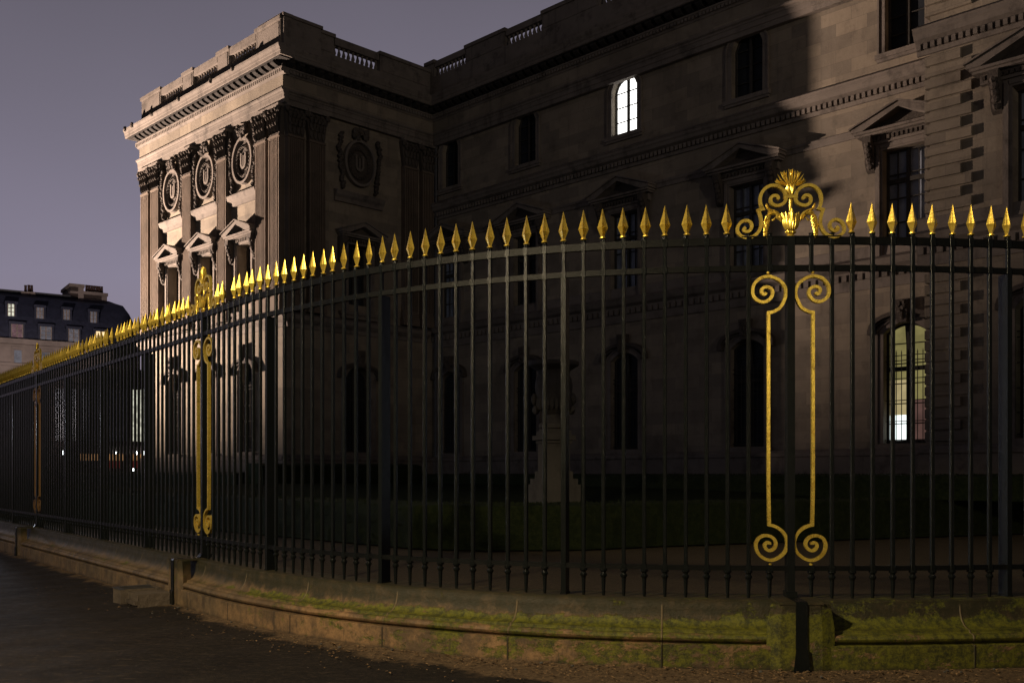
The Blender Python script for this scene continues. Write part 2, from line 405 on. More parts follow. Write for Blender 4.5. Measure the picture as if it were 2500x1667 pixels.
# ---- pavement (street side) and ground
offs = [.1, .3, .4, .5, .6, .75, .95, 1.2, 1.6, 2.1, 2.8, 3.6, 4.6, 6, 8, 11]
pv = sweep([(o, 0) for o in offs], .5, 'pavement', 'pavement', closed=False, uvprof=offs, smooth=True)
rr = random.Random(3)
for i, vtx in enumerate(pv.data.vertices):
    if i % len(offs) > 1: vtx.co.z += .006*math.sin(vtx.co.x*3.1+vtx.co.y*2.3)+.005*math.sin(vtx.co.x*7.7-vtx.co.y*5.1)
    else: vtx.co.z += .012
tag(pv, kind='structure')
mb = MB(); mb.add([(-700, -300, -.03), (700, -300, -.03), (700, 900, -.03), (-700, 900, -.03)], [(0, 1, 2, 3)])
g = mb.build('ground', 'gravel'); tag(g, kind='structure')

# ---- stone plinth wall
prof = [(-.24, -.05), (-.24, ZT), (.10, ZT), (.118, ZT-.012), (.120, ZT-.042)]
for i in range(9):
    a = i/8*PI/2; prof.append((.122+.112*(1-math.cos(a)), ZT-.046-.152*math.sin(a)))
prof += [(.247, ZT-.199), (.248, ZT-.215), (.256, ZT-.222)]
for i in range(7):
    a = PI/2-i/6*PI; prof.append((.268+.034*math.cos(a), ZT-.252+.030*math.sin(a)))
prof += [(.262, ZT-.286), (.262, ZT-.292), (.306, ZT-.296), (.31, ZT-.300), (.31, -.05)]
uvp = [0]
for a, b in zip(prof[:-1], prof[1:]): uvp.append(uvp[-1]+math.hypot(a[0]-b[0], a[1]-b[1]))
# shift so that the top outer lip sits at v=.36
j_lip = 2; sh = .36-uvp[j_lip]; uvp = [u+sh for u in uvp]
wall = empty('plinth_wall', (0, 0, 0), 0, 'low curved mossy stone plinth wall carrying the iron railing', 'wall')
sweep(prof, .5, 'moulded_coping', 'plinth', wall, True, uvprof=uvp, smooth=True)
ORN = [0, -44, -96, -148]
for i in ORN:
    p, t = sample(i); rzz = math.atan2(t.y, t.x)
    b = MB(); w = .165
    # pier: bevelled block flush with the foot of the wall, sides splayed
    pr = [(-w-.07, .30), (-w, .335), (w, .335), (w+.07, .30)]
    outl = [(-w-.02, -.2), (-w-.07, -.30), (-w+.02, -.327), (w-.02, -.327), (w+.07, -.30), (w+.02, -.2)]
    zs = [(-.05, 1.0), (.30, 1.0), (.40, .93), (ZT-.004, .88)]
    n = len(outl); vs = []
    for z, sc in zs:
        for x, y in outl: vs.append((x*sc, y, z))
    fs = [(j*n+q, j*n+(q+1) % n, (j+1)*n+(q+1) % n, (j+1)*n+q) for j in range(len(zs)-1) for q in range(n)]
    fs += [tuple(range(n)), tuple((len(zs)-1)*n+q for q in range(n))]
    b.add(vs, fs); b.box(-w*.93, w*.93, -.332, -.02, ZT-.006, ZT+.010)
    o = b.build('pier', 'plinth', wall, (p.x, p.y, 0), rzz)
    uvl = o.data.uv_layers.new(name='UVMap')
    for poly in o.data.polygons:
        for li in poly.loop_indices:
            co = o.data.vertices[o.data.loops[li].vertex_index].co
            uvl.data[li].uv = (.668-1.06*round(abs(i*DS)/1.06)+co.x, min(.84, .40+(ZT-co.z)*1.05+.02))

# ------------------------------------------------------------------ iron railing
fence = empty('iron_railing', (0, 0, 0), 0, 'tall black iron railing with gilded spearheads and scrolls on the stone plinth', 'railing')
R1 = (3.047, 3.100); R2 = (2.854, 2.895); R0 = (.675, .711)
for nm, (a, b) in (('top_rail', R1), ('middle_rail', R2), ('bottom_rail', R0)):
    sweep([(-.017, a), (-.017, b), (.017, b), (.017, a)], 1.0, nm, 'iron_rail', fence)
def bar_mesh(full=True, foot=True, neck=True):
    b = MB(); c = .0125
    def sq(z0, z1, h, bev=.004):
        o8 = [(h-bev, -h), (h, -h+bev), (h, h-bev), (h-bev, h), (-h+bev, h), (-h, h-bev), (-h, -h+bev), (-h+bev, -h)]
        vs = [(x, y, z0) for x, y in o8]+[(x, y, z1) for x, y in o8]
        b.add(vs, [(i, (i+1) % 8, 8+(i+1) % 8, 8+i) for i in range(8)]+[tuple(range(7, -1, -1)), tuple(range(8, 16))])
    ztop = 3.130 if neck else 3.10
    if neck: b.lathe(0, 0, [(.021, 3.102), (.021, 3.108), (.0175, 3.112), (.0175, 3.122), (.021, 3.128)], 8)
    if full: sq(R0[1]-.02, ztop, .0142)
    else: sq(R2[0]-.012, ztop, .0142)
    for r in ((R1, R2, R0) if foot else (R1, R2)):
        sq(r[0]-.003, r[1]+.003, .0205, .003)
    if foot:
        b.lathe(0, 0, [(.010, ZT-.003), (.012, .49), (.0165, .605), (.019, .612), (.026, .622), (.027, .632), (.021, .640), (.017, .646), (.020, .655), (.029, .661), (.029, .672), (.019, .676)], 10)
    return b
def foot_mesh():
    b = MB(); h = .0205
    b.box(-h, h, -h, h, R0[0]-.003, R0[1]+.003)
    b.lathe(0, 0, [(.010, ZT-.003), (.012, .49), (.0165, .605), (.019, .612), (.026, .622), (.027, .632), (.021, .640), (.017, .646), (.020, .655), (.029, .661), (.029, .672), (.019, .676)], 10)
    b.lathe(0, 0, [(.018, R0[1]+.002), (.012, R0[1]+.008), (.012, R0[1]+.016), (.016, R0[1]+.02), (.006, R0[1]+.026)], 8)
    return b
def spear_mesh():
    b = MB()
    b.lathe(0, 0, [(.020, 3.1285), (.0235, 3.132), (.0235, 3.137), (.020, 3.140), (.015, 3.143)], 12)
    rows = [(3.142, .013, .013), (3.153, .016, .013), (3.205, .038, .024), (3.2085, .0405, .026), (3.212, .0385, .024), (3.290, .0165, .0105), (3.345, .0030, .002), (3.354, .0006, .0006)]
    vs = []; n = 16
    for z, r, rf in rows:
        for i in range(n):
            a = 2*PI*i/n; m = i % 4
            rib = {0: 1.0, 1: .80, 2: .72, 3: .80}[m]
            if m == 0: rr_ = r*1.0
            else: rr_ = r/(abs(math.cos(a))+abs(math.sin(a)))*(.93 if m != 2 else .95)
            vs.append((rr_*math.cos(a), rr_*math.sin(a), z))
    m = len(rows)
    b.add(vs, [(j*n+i, j*n+(i+1) % n, (j+1)*n+(i+1) % n, (j+1)*n+i) for j in range(m-1) for i in range(n)]+[tuple(range(n-1, -1, -1))])
    return b
ME_bar = bar_mesh().mesh('bar', 'iron'); ME_upper = bar_mesh(False, False).mesh('bar', 'iron'); ME_foot = foot_mesh().mesh('baluster', 'iron'); ME_post_top = bar_mesh(False, False).mesh('bar', 'iron')
ME_spear = spear_mesh().mesh('spearhead', 'gold')
def mobj(name, me, parent, loc, rz_):
    o = bpy.data.objects.new(name, me); COL.objects.link(o); o.parent = parent; o.location = loc; o.rotation_euler.z = rz_; return o
POSTS = [11, 22, 33, -11, -22, -33]+[-44-13*k_ for k_ in range(1, 9)]
ornset = set(ORN+[44])
far = MB(); farsp = MB()
def join_into(mb, me, loc, rz_):
    c, s_ = math.cos(rz_), math.sin(rz_); base = len(mb.v)
    for v in me.vertices: mb.v.append((loc[0]+c*v.co.x-s_*v.co.y, loc[1]+s_*v.co.x+c*v.co.y, loc[2]+v.co.z))
    for p in me.polygons: mb.f.append(tuple(base+i for i in p.vertices))
MISSING = {-39, -66, -76}
jr = random.Random(11)
for i in range(-150, 43):
    p, t = sample(i); rzz = math.atan2(t.y, t.x)
    near_orn = min(abs(i-q) for q in ornset)
    if near_orn == 0: continue
    me = ME_bar
    if near_orn == 1: me = ME_upper
    if i in POSTS: me = ME_post_top
    sp = near_orn > 2 and i not in MISSING
    if near_orn == 1:
        if -85 <= i <= 14: mobj('baluster', ME_foot, fence, (p.x, p.y, 0), rzz)
        else: join_into(far, ME_foot, (p.x, p.y, 0), rzz)
    near = -85 <= i <= 14
    if near:
        o = mobj('bar', me, fence, (p.x, p.y, 0), rzz)
        if sp:
            s2 = bpy.data.objects.new('spearhead', ME_spear); COL.objects.link(s2); s2.parent = o
            s2.rotation_euler = (jr.uniform(-.012, .012), jr.uniform(-.012, .012), jr.uniform(-.1, .1))
            s2.rotation_euler.x = jr.uniform(-.003, .003); s2.rotation_euler.y = jr.uniform(-.003, .003)
    else:
        join_into(far, me, (p.x, p.y, 0), rzz)
        if sp: join_into(farsp, ME_spear, (p.x, p.y, 0), rzz)
for mb_, nm, mt in ((far, 'bar', 'iron'), (farsp, 'spearhead', 'gold')):
    o = mb_.build(nm, mt, fence); tag(o, kind='stuff')
# flat intermediate posts
b = MB(); b.box(-.019, .019, -.022, .085, ZT-.004, R2[0]+.001); b.box(-.0165, .0165, .085, .087, ZT, 2.8)
b.box(-.024, .024, -.027, .092, ZT, ZT+.012)
ME_post = b.mesh('post', 'iron')
for i in POSTS:
    p, t = sample(i); mobj('post', ME_post, fence, (p.x, p.y, 0), math.atan2(t.y, t.x))
# ornament posts with stay running down the pier
b = MB(); b.box(-.027, .027, -.024, .070, ZT-.004, R1[1]+.004); b.box(-.036, .036, -.034, .08, ZT+.01, ZT+.05)
ME_opost = b.mesh('ornament_post', 'iron')
b = MB()
b.prism_x([(-.024, ZT+.05), (-.024, ZT+.0115), (-.326, ZT+.0115), (-.329, ZT-.006), (-.331, 0), (-.340, 0), (-.338, ZT-.002), (-.330, ZT+.0145), (-.06, ZT+.0145), (-.034, ZT+.05)], -.040, .040)
b.prism_y([(-.040, .16), (-.058, .0), (.058, .0), (.040, .16)], -.352, -.338)
ME_stay = b.mesh('stay', 'iron')
# ---- gilded scroll panel paths (pixel traces -> metres)
PXM = 335.2
def tr(pts, ox, oy, sc, cx): return [((ox+x/sc-cx)/PXM, EYE+(1156-(oy+y/sc))/PXM) for x, y in pts]
def smooth_path(pts, corners=(), n=5):
    out = []
    for i in range(len(pts)-1):
        p0 = Vector(pts[i-1] if i > 0 and i not in corners else pts[i]); p1 = Vector(pts[i]); p2 = Vector(pts[i+1])
        p3 = Vector(pts[i+2] if i+2 < len(pts) and (i+1) not in corners else pts[i+1])
        for j in range(n):
            t = j/n
            out.append(tuple(.5*((2*p1)+(-p0+p2)*t+(2*p0-5*p1+4*p2-p3)*t*t+(-p0+3*p1-3*p2+p3)*t**3)))
    out.append(pts[-1]); return out
top_s = [(775,1600),(775,1035),(850,1022),(925,990),(1010,930),(1085,800),(1128,660),(1118,550),(1055,430),(960,355),(860,308),(760,294),(640,318),(540,380),(475,470),(450,580),(465,680),(520,755),(600,805),(680,815),(760,788),(830,720),(860,630),(840,562),(790,522),(725,508),(665,528),(635,570),(638,620),(668,655),(702,655),(727,622)]
bot_s = [(795,-300),(795,340),(885,362),(980,410),(1075,490),(1135,590),(1160,700),(1150,800),(1110,895),(1040,970),(950,1030),(850,1062),(750,1052),(650,1002),(570,920),(530,820),(528,720),(570,630),(640,577),(730,557),(830,582),(900,642),(930,722),(915,790),(870,842),(800,865),(740,842),(705,785),(710,735),(750,700),(795,710),(800,742)]
TS = smooth_path(tr(top_s, 1780, 640, 8.386, 1926.2), (1,)); BS = smooth_path(tr(bot_s, 1780, 1240, 8.386, 1926.8), (1,))
panel = [q for q in BS if True][::-1]
zt = 2.45
TSb = [q for q in TS]; BSb = [q for q in BS]
# straight strap between the two scrolls
x_t = TS[0][0]
path_all = BS[::-1]
path_all = [q for q in path_all if q[1] < .98 or True]
strap_top = [q for q in TS if q[1] > 0]
def panel_mesh(sgn):
    b = MB()
    bb = [(x, z) for x, z in BS if z < .99+.02][::-1]     # spiral .. up to the corner
    tt = [(x, z) for x, z in TS]
    # corner points
    zc_b = BS[5][1]; zc_t = TS[5][1]
    botp = [q for k_, q in enumerate(BS) if k_ >= 5][::-1]; topp = [q for k_, q in enumerate(TS) if k_ >= 5]
    full = botp+[(x_t, z) for z in (1.3, 1.7, 2.1)]+topp
    full = [(sgn*x, z) for x, z in full]
    b.ribbon(full, .0225, -.016, .018)
    for x, z in (( -.160, 2.845), (-.148, .722)):
        b.lathe(sgn*x, 0, [(.004, z-.012), (.014, z-.006), (.014, z+.006), (.004, z+.012)], 8)
    return b
ME_pl = panel_mesh(1).mesh('scroll_panel', 'gold'); ME_pr = panel_mesh(-1).mesh('scroll_panel', 'gold')
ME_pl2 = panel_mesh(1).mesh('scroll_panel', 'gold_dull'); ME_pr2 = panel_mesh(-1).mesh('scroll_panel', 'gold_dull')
# ---- crest
def crest_parts():
    CX = 1918.5; OX, OY, SC = 1760, 390, 7.35
    def q(pts): return tr(pts, OX, OY, SC, CX)
    left = [(365,1195),(330,1225),(345,1262),(400,1272),(458,1225),(472,1150),(430,1092),(350,1075),(270,1112),(220,1200),(230,1290),(300,1360),(400,1385),(500,1358),(580,1290),(632,1190),(640,1080),(622,980),(592,893),(672,870),(637,800),(622,700),(642,600),(700,512),(780,462),(870,450),(960,477),(1038,540),(1078,620),(1083,690),(1050,758),(980,803),(900,812),(832,775),(808,712),(820,662),(860,635),(915,637),(942,668),(925,700)]
    L_ = smooth_path(q(left), (18, 19))
    b = MB(); b.ribbon(L_, .0225, -.015, .015); b.ribbon([(-x, z) for x, z in L_], .0225, -.015, .015)
    def X(x): return (OX+x/SC-CX)/PXM
    def Z(y): return EYE+(1156-(OY+y/SC))/PXM
    c = MB()
    # clasp and stem
    c.box(X(1040), X(1290), -.030, .030, Z(632), Z(618)); c.box(X(1048), X(1282), -.026, .026, Z(660), Z(634)); c.box(X(1040), X(1290), -.030, .030, Z(682), Z(662))
    c.lathe(0, 0, [(.012, Z(900)), (.013, Z(690)), (.012, Z(680))], 8)
    # calyx
    for dx, wd_ in ((-60, .035), (60, .035), (0, .045)): c.leaf(X(1165+dx*.35), Z(610), X(1165+dx), Z(430 if dx else 415), wd_, -.02 if not dx else -.028, .02)
    for dx in (-60, 0, 60): c.leaf(X(1165+dx*.35), Z(610), X(1165+dx), Z(430), .035, .02, .02)
    # palmette fronds
    wf = lambda t: .16+.84*t**1.6
    for (x, y, w_) in ((1165, 150, .036), (1015, 195, .034), (1318, 195, .034), (895, 350, .032), (1422, 345, .032), (930, 245, .014), (1395, 245, .014), (1090, 180, .014), (1240, 180, .014)):
        fk = 1 if w_ > .02 else 0
        bx = 1165+(x-1165)*.12
        c.leaf(X(bx), Z(470), X(x), Z(y), w_, -.010, .016, fork=fk, bend=(.010 if x < 1165 else -.010) if x != 1165 else 0, wf=wf if fk else None)
        if fk:
            for s_ in (-1, 1): 
                c.leaf(X(bx+s_*8), Z(470), X(x)+s_*w_*.42*(1 if abs(x-1165) < 200 else .5), Z(y+6), .008, -.018, .010)
    # acanthus cup
    d = MB()
    prof = [(.035, Z(1372)), (.037, Z(1352)), (.022, Z(1335)), (.033, Z(1300)), (.038, Z(1270)), (.030, Z(1245)), (.050, Z(1180)), (.058, Z(1110)), (.050, Z(1040)), (.045, Z(980)), (.012, Z(960))]
    d.lathe(0, 0, prof, 12)
    for k_ in range(8):
        a = -PI+PI*k_/7*1.0
        x = .052*math.cos(a); y = .052*math.sin(a)
        d.leaf(x*.7, Z(1240), x*1.25, Z(930+20*(k_ % 2)), .034, y-.004, .016, bend=.004*(1 if x > 0 else -1))
        d.leaf(x*.6, Z(1250), x*1.1, Z(1060), .030, y-.014, .014)
    d.leaf(0, Z(1200), 0, Z(880), .046, -.062, .016); d.leaf(0, Z(1200), 0, Z(900), .046, .062, .014)
    for k_ in range(6): d.blob((.030*math.cos(PI*k_/3), .030*math.sin(PI*k_/3), Z(1285)), (.012, .012, .012), 6, 4)
    # side branches: arching acanthus arms and hanging laurel garlands
    for s_ in (-1, 1):
        arm = [(1010, 1100), (975, 990), (900, 915), (820, 905), (760, 980)]
        arm2 = [(880, 900), (790, 870), (745, 790)]
        for pp in (arm, arm2):
            A = [(s_*X(x)*1, Z(y)) for x, y in pp]
            A = [(-abs(x)*s_*-1 if False else x, z) for x, z in A]
            d.ribbon(smooth_path(A, (), 3), .010, -.008, .008)
        for (x0, y0, x1, y1, w_) in ((1000,1090,960,960,.024),(985,1010,850,890,.030),(900,960,755,930,.024),(860,940,730,990,.022),(830,905,740,850,.018),(770,880,735,770,.016),(960,1060,905,960,.018)):
            d.leaf(s_*X(x0), Z(y0), s_*X(x1), Z(y1), w_, -.014, .016); d.leaf(s_*X(x0), Z(y0), s_*X(x1), Z(y1), w_, .014, .012)
        ch = random.Random(5)
        for n_ in range(15):
            f = n_/14; x = 760-30*math.sin(f*2.6)-20*f; y = 985+395*f
            for sd in (-1, 1):
                ang = sd*(34+ch.uniform(-10, 10))
                lx = 66+16*math.sin(f*6)
                x1 = x+lx*math.sin(math.radians(ang)); y1 = y+lx*math.cos(math.radians(ang))*.9
                if y1 < 1392: d.leaf(s_*X(x), Z(y), s_*X(x1), Z(y1), .023, -.008-ch.uniform(0, .014), .014); d.leaf(s_*X(x), Z(y), s_*X(x1), Z(y1), .023, .010, .010)
            if n_ % 4 == 2: d.blob((s_*X(x+12), -.022, Z(y)), (.009, .009, .009), 6, 4)
        d.ribbon([(s_*X(760), Z(980)), (s_*X(728), Z(1150)), (s_*X(712), Z(1300)), (s_*X(715), Z(1400))], .006, -.005, .005)
        d.leaf(s_*X(905), Z(1010), s_*X(850), Z(1080), .012, -.01, .008); d.blob((s_*X(850), 0, Z(1065)), (.011, .012, .009), 8, 5)
    e_ = MB(); e_.box(X(290), X(2045), -.022, .022, R1[1]-.001, R1[1]+.0065)
    for q_ in (c, d): q_.v = [(x, y*.6, z) for x, y, z in q_.v]
    return b, c, d, e_
cb, cc, cd, ce = crest_parts()
ME_c = [cb.mesh('crest_scroll', 'gold'), cc.mesh('palmette', 'gold'), cd.mesh('acanthus_garland', 'gold'), ce.mesh('crest_base', 'iron')]
for me in ME_c[1:3]:
    for p_ in me.polygons: p_.use_smooth = True
    me.set_sharp_from_angle(angle=math.radians(50))
for i in ORN:
    p, t = sample(i); rzz = math.atan2(t.y, t.x); L3 = (p.x, p.y, 0)
    po = mobj('ornament_post', ME_opost, fence, L3, rzz)
    mobj('stay', ME_stay, fence, L3, rzz)
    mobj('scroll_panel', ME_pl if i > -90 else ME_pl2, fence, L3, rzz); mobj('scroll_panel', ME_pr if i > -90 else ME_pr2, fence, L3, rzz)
    c0 = mobj('crest', ME_c[0], fence, (p.x, p.y, -.006), rzz)
    for nm, me in zip(('palmette', 'garland', 'crest_base'), ME_c[1:]):
        o = bpy.data.objects.new(nm, me); COL.objects.link(o); o.parent = c0
        if nm == 'crest_base': o.location.z = .006

# ------------------------------------------------------------------ palace
UA = math.atan2(-2450, 2430); PC = ((1058-1250)/2450*42.0, 42.0)
pal = empty('palace', (PC[0], PC[1], 0), UA, 'long classical stone palace wing with a pilastered corner pavilion behind the railing', 'building')
LF = -7.16; XW = -11.52; AV = 21.62; AP = -2.0; XR = 31.0
def TL(x, y, z): return (x, LF+y, z)      # pavilion street front
def TR(x, y, z): return (-y, x, z)        # pavilion side (x runs along local y)
def TW(x, y, z): return (x, y, z)         # wing
def TA(x, y, z): return (x, AP+y, z)      # projecting block on the right
def arch_pts(x0, x1, zs, zt_, n=10):
    cx = (x0+x1)/2; h = (x1-x0)/2; r = (h*h+(zt_-zs)**2)/(2*(zt_-zs)) if zt_ > zs else 0
    out = []
    for i in range(n+1):
        x = x0+(x1-x0)*i/n
        out.append((x, zs if zt_ <= zs else zt_-r+math.sqrt(max(0, r*r-(x-cx)**2))))
    return out
def wall_sheet(mb, a0, a1, z0, z1, ops, depth=.38):
    """front sheet with openings; ops: (x0,x1,z0,zs,zt)"""
    xs = sorted({a0, a1}|{o[0] for o in ops}|{o[1] for o in ops})
    for xa, xb in zip(xs[:-1], xs[1:]):
        cuts = sorted([(o[2], o[4]) for o in ops if o[0] <= xa+1e-6 and o[1] >= xb-1e-6]); z = z0
        for c0, c1 in cuts:
            if c0 > z: mb.add([(xa,0,z),(xb,0,z),(xb,0,c0),(xa,0,c0)], [(0,1,2,3)])
            z = c1
        if z1 > z: mb.add([(xa,0,z),(xb,0,z),(xb,0,z1),(xa,0,z1)], [(0,1,2,3)])
    for (x0, x1, zb, zs, zt_) in ops:
        ap = arch_pts(x0, x1, zs, zt_)
        if zt_ > zs:
            for p, q in zip(ap[:-1], ap[1:]): mb.add([(p[0],0,p[1]),(q[0],0,q[1]),(q[0],0,zt_),(p[0],0,zt_)], [(0,1,2,3)])
        for p, q in zip(ap[:-1], ap[1:]): mb.add([(p[0],0,p[1]),(q[0],0,q[1]),(q[0],depth,q[1]),(p[0],depth,p[1])], [(0,1,2,3)])
        mb.add([(x0,0,zb),(x0,depth,zb),(x0,depth,zs),(x0,0,zs)], [(0,1,2,3)])
        mb.add([(x1,0,zb),(x1,depth,zb),(x1,depth,zs),(x1,0,zs)], [(0,1,2,3)])
        mb.add([(x0,0,zb),(x1,0,zb),(x1,depth,zb),(x0,depth,zb)], [(0,1,2,3)])
def window(T, op, pane='glass', rows=4, grille=False, transom=None, depth=.38, surround=True, hood=False, arched=True, sill=True, panes=None, parent=None, cols=4):
    x0, x1, z0, zs, zt_ = op; cx = (x0+x1)/2; d = depth
    f = MB(T); ap = arch_pts(x0, x1, zs, zt_)
    fw = .055
    f.box(x0, x0+fw, d-.09, d-.02, z0, zs); f.box(x1-fw, x1, d-.09, d-.02, z0, zs); f.box(cx-.045, cx+.045, d-.095, d-.02, z0, zt_-.01)
    f.box(x0+fw, cx-.045, d-.09, d-.02, z0, z0+.09); f.box(cx+.045, x1-fw, d-.09, d-.02, z0, z0+.09)
    path = [(x, z-fw/2) for x, z in ap]; f.ribbon(path, fw, d-.088, d-.022)
    for r in range(1, rows):
        z = z0+(zt_-z0)*r/rows
        for a, b_ in ((x0+fw, cx-.045), (cx+.045, x1-fw)): f.box(a, b_, d-.075, d-.03, z-.014, z+.014)
    if cols == 4:
        for xq in ((x0+fw+cx-.045)/2, (cx+.045+x1-fw)/2): f.box(xq-.01, xq+.01, d-.07, d-.032, z0+.09, zs-.02)
    if transom:
        for a, b_ in ((x0+fw, cx-.045), (cx+.045, x1-fw)): f.box(a, b_, d-.10, d-.02, transom-.06, transom+.06)
    w = f.build('window', 'frame', parent or pal)
    if panes is None:
        p = MB(T); pts = [(x0, z0), (x1, z0)]+ap[::-1]
        p.add([(x, d-.01, z) for x, z in pts], [tuple(range(len(pts)))]); p.build('pane', pane, w)
    else:
        for (a, b_, c, e2, mt) in panes:
            p = MB(T)
            if e2 >= zs:
                sub = [(x, z) for x, z in ap if a-1e-6 <= x <= b_+1e-6]; pts = [(a, c), (b_, c)]+sub[::-1]
            else: pts = [(a, c), (b_, c), (b_, e2), (a, e2)]
            p.add([(x, d-.01, z) for x, z in pts], [tuple(range(len(pts)))]); p.build('pane', mt, w)
    if grille:
        gm = MB(T); zg = z0+(zt_-z0)*.72; n = max(6, int((x1-x0)/.135))
        for i in range(1, n):
            x = x0+(x1-x0)*i/n; gm.box(x-.009, x+.009, .10, .118, z0, zg+.10); gm.prism_y([(x-.016, zg+.10), (x+.016, zg+.10), (x, zg+.2)], .104, .114)
        for z in (z0+.10, z0+.62, z0+1.2, z0+1.8, zg-.1, zg+.04): 
            if z < zg+.1: gm.box(x0, x1, .094, .124, z-.011, z+.011)
        gm.build('grille', 'frame', w)
    if surround:
        s_ = MB(T); sw = .16
        path = [(x0-sw/2, z0)]+[(cx+(x-cx)*(1+sw/(x1-x0)), z+sw/2*(0 if zt_ <= zs else min(1, .25+.75*(z-zs)/(zt_-zs)))) for x, z in ap]+[(x1+sw/2, z0)]
        s_.ribbon(path, sw, -.055, .01)
        path2 = [(x0-sw-.02, z0)]+[(cx+(x-cx)*(1+(sw+.02)*2/(x1-x0)), z+(sw+.02)*(0 if zt_ <= zs else min(1, .3+.7*(z-zs)/(zt_-zs)))) for x, z in ap]+[(x1+sw+.02, z0)]
        s_.ribbon(path2, .05, -.085, .008)
        if sill: s_.box(x0-.26, x1+.26, -.13, .02, z0-.16, z0-.02); s_.box(x0-.22, x1+.22, -.09, .02, z0-.24, z0-.16)
        s_.build('surround', 'stone_trim', w)
    if hood:
        h = MB(T); hw = (x1-x0)/2+.34
        pts = [(cx+hw*math.cos(PI*(1-t)), zs+.12+(.42 if hood is True else hood)*math.sin(PI*t)) for t in [q/14 for q in range(15)]]
        h.ribbon(pts, .11, -.20, .01); h.ribbon([(x, z-.10) for x, z in pts], .07, -.12, .01)
        h.box(cx-hw-.06, cx-hw+.12, -.22, .01, zs-.02, zs+.13); h.box(cx+hw-.12, cx+hw+.06, -.22, .01, zs-.02, zs+.13)
        h.prism_y([(cx-.13, zt_-.02), (cx+.13, zt_-.02), (cx+.19, zt_+.62), (cx-.19, zt_+.62)], -.24, .01)
        for k_ in range(9): h.blob((cx+random.uniform(-.1, .1), -.25, zt_+.1+.45*random.random()), (.06, .05, .07), 6, 4, .2)
        h.build('hood_mould', 'stone_soot', w)
    return w
def pediment_window(T, cx, wd_=1.22, z0=7.72, zt_=10.42, pane='glass', hw=1.30, parent=None, console=True, depth=.42, rows=4, fr=.42):
    x0, x1 = cx-wd_/2, cx+wd_/2
    w = window(T, (x0, x1, z0, zt_, zt_), pane, rows, False, z0+(zt_-z0)*.68, depth, False, False, False, False)
    s_ = MB(T)
    for a in (x0-.21, x1): s_.box(a, a+.21, -.10, .0, z0-.3, zt_+.189)
    for a in (x0-.17, x1+.07): s_.box(a, a+.10, -.13, -.10, z0-.3, zt_+.12)
    s_.box(x0, x1, -.10, .0, zt_, zt_+.19)
    s_.box(x0-.05, x1+.05, -.13, -.10, zt_+.05, zt_+.15)
    s_.box(x0-.42, x1+.42, -.20, 0, z0-.42, z0-.30); s_.box(x0-.35, x1+.35, -.14, 0, z0-.56, z0-.42)
    s_.box(cx-hw+.16, cx+hw-.16, -.16, 0, zt_+.19, zt_+fr)
    s_.build('surround', 'stone_trim', w)
    p = MB(T); zb = zt_+fr
    p.box(cx-hw+.04, cx+hw-.04, -.34, 0, zb, zb+.06); p.box(cx-hw, cx+hw, -.42, 0, zb+.06, zb+.13)
    hgt = .50*hw/1.30
    for s2 in (-1, 1):
        pr = [(cx+s2*(hw+.06), zb+.132), (cx+s2*(hw+.06), zb+.22), (cx, zb+.22+hgt), (cx, zb+.08+hgt), (cx+s2*(hw-.28), zb+.132)]
        p.prism_y(pr, -.46, 0)
        pr2 = [(cx+s2*(hw+.10), zb+.222), (cx+s2*(hw+.10), zb+.265), (cx, zb+.27+hgt), (cx, zb+.222+hgt)]
        p.prism_y(pr2, -.52, 0)
    p.build('pediment', 'stone_trim', w)
    q = MB(T)
    q.prism_y([(cx-hw+.28, zb+.13), (cx+hw-.28, zb+.13), (cx, zb+.10+hgt)], -.12, -.0)
    for i in range(int(2*(hw-.2)/.13)):
        x = cx-hw+.22+.13*i; q.box(x, x+.075, -.22, -.16, zb-.15, zb-.04)
    if console:
        for s2 in (-1, 1):
            xc = cx+s2*(wd_/2+.34)
            pts = [(-.0, zb), (-.36, zb), (-.38, zb-.18), (-.30, zb-.32), (-.20, zb-.52), (-.19, zb-.75), (-.12, zb-.92), (0, zb-.98)]
            q.prism_x(pts, xc-.12, xc+.12)
            for k_ in range(5): q.blob((xc, -.34+.045*k_, zb-.22-.15*k_), (.10, .06, .09), 7, 4, .15)
    q.build('carving', 'stone_soot', w)
    return w
def cyl_prof(mb, prof, x0, x1): mb.prism_x(prof, x0, x1)

WC = [1.1, 5.42, 10.22, 15.10, 20.10]
# ---- wing walls
ops = []
for i, c in enumerate(WC):
    h = .56 if i else .5
    ops.append((c-h, c+h, 13.15, 14.70, 15.17))
    ops.append((c-.61, c+.61, 7.72, 10.42, 10.42))
    ops.append((c-.60, c+.60, 2.22, 5.30, 5.56))
wl = MB(TW); wall_sheet(wl, 0, AV+.05, -.5, 16.9, ops, .27); wl.build('wall', 'stone', pal)
CL = [-8.66, -5.72, -2.77]
opl = []
for c in CL: opl += [(c-.52, c+.52, 7.95, 10.28, 10.28), (c-.58, c+.58, 2.22, 5.25, 5.75)]
wl = MB(TL); wall_sheet(wl, XW, 0, -.5, 16.9, opl, .42); wl.build('wall', 'stone', pal)
CR = -3.85
opr = [(CR-.52, CR+.52, 7.95, 10.28, 10.28), (CR-.6, CR+.6, 2.22, 5.1, 5.55)]
wl = MB(TR); wall_sheet(wl, LF, 0, -.5, 16.9, opr, .42); wl.build('wall', 'stone', pal)
CA = 24.35
opa = [(CA-.75, CA+.75, 7.72, 10.55, 10.55), (CA-.75, CA+.75, 13.3, 16.0, 16.4), (CA-.7, CA+.7, 2.22, 5.3, 5.7), (28.3, 29.7, 2.22, 5.3, 5.7), (28.3, 29.7, 7.72, 10.55, 10.55)]
wl = MB(TA); wall_sheet(wl, AV, XR, -.5, 19.5, opa, .42)
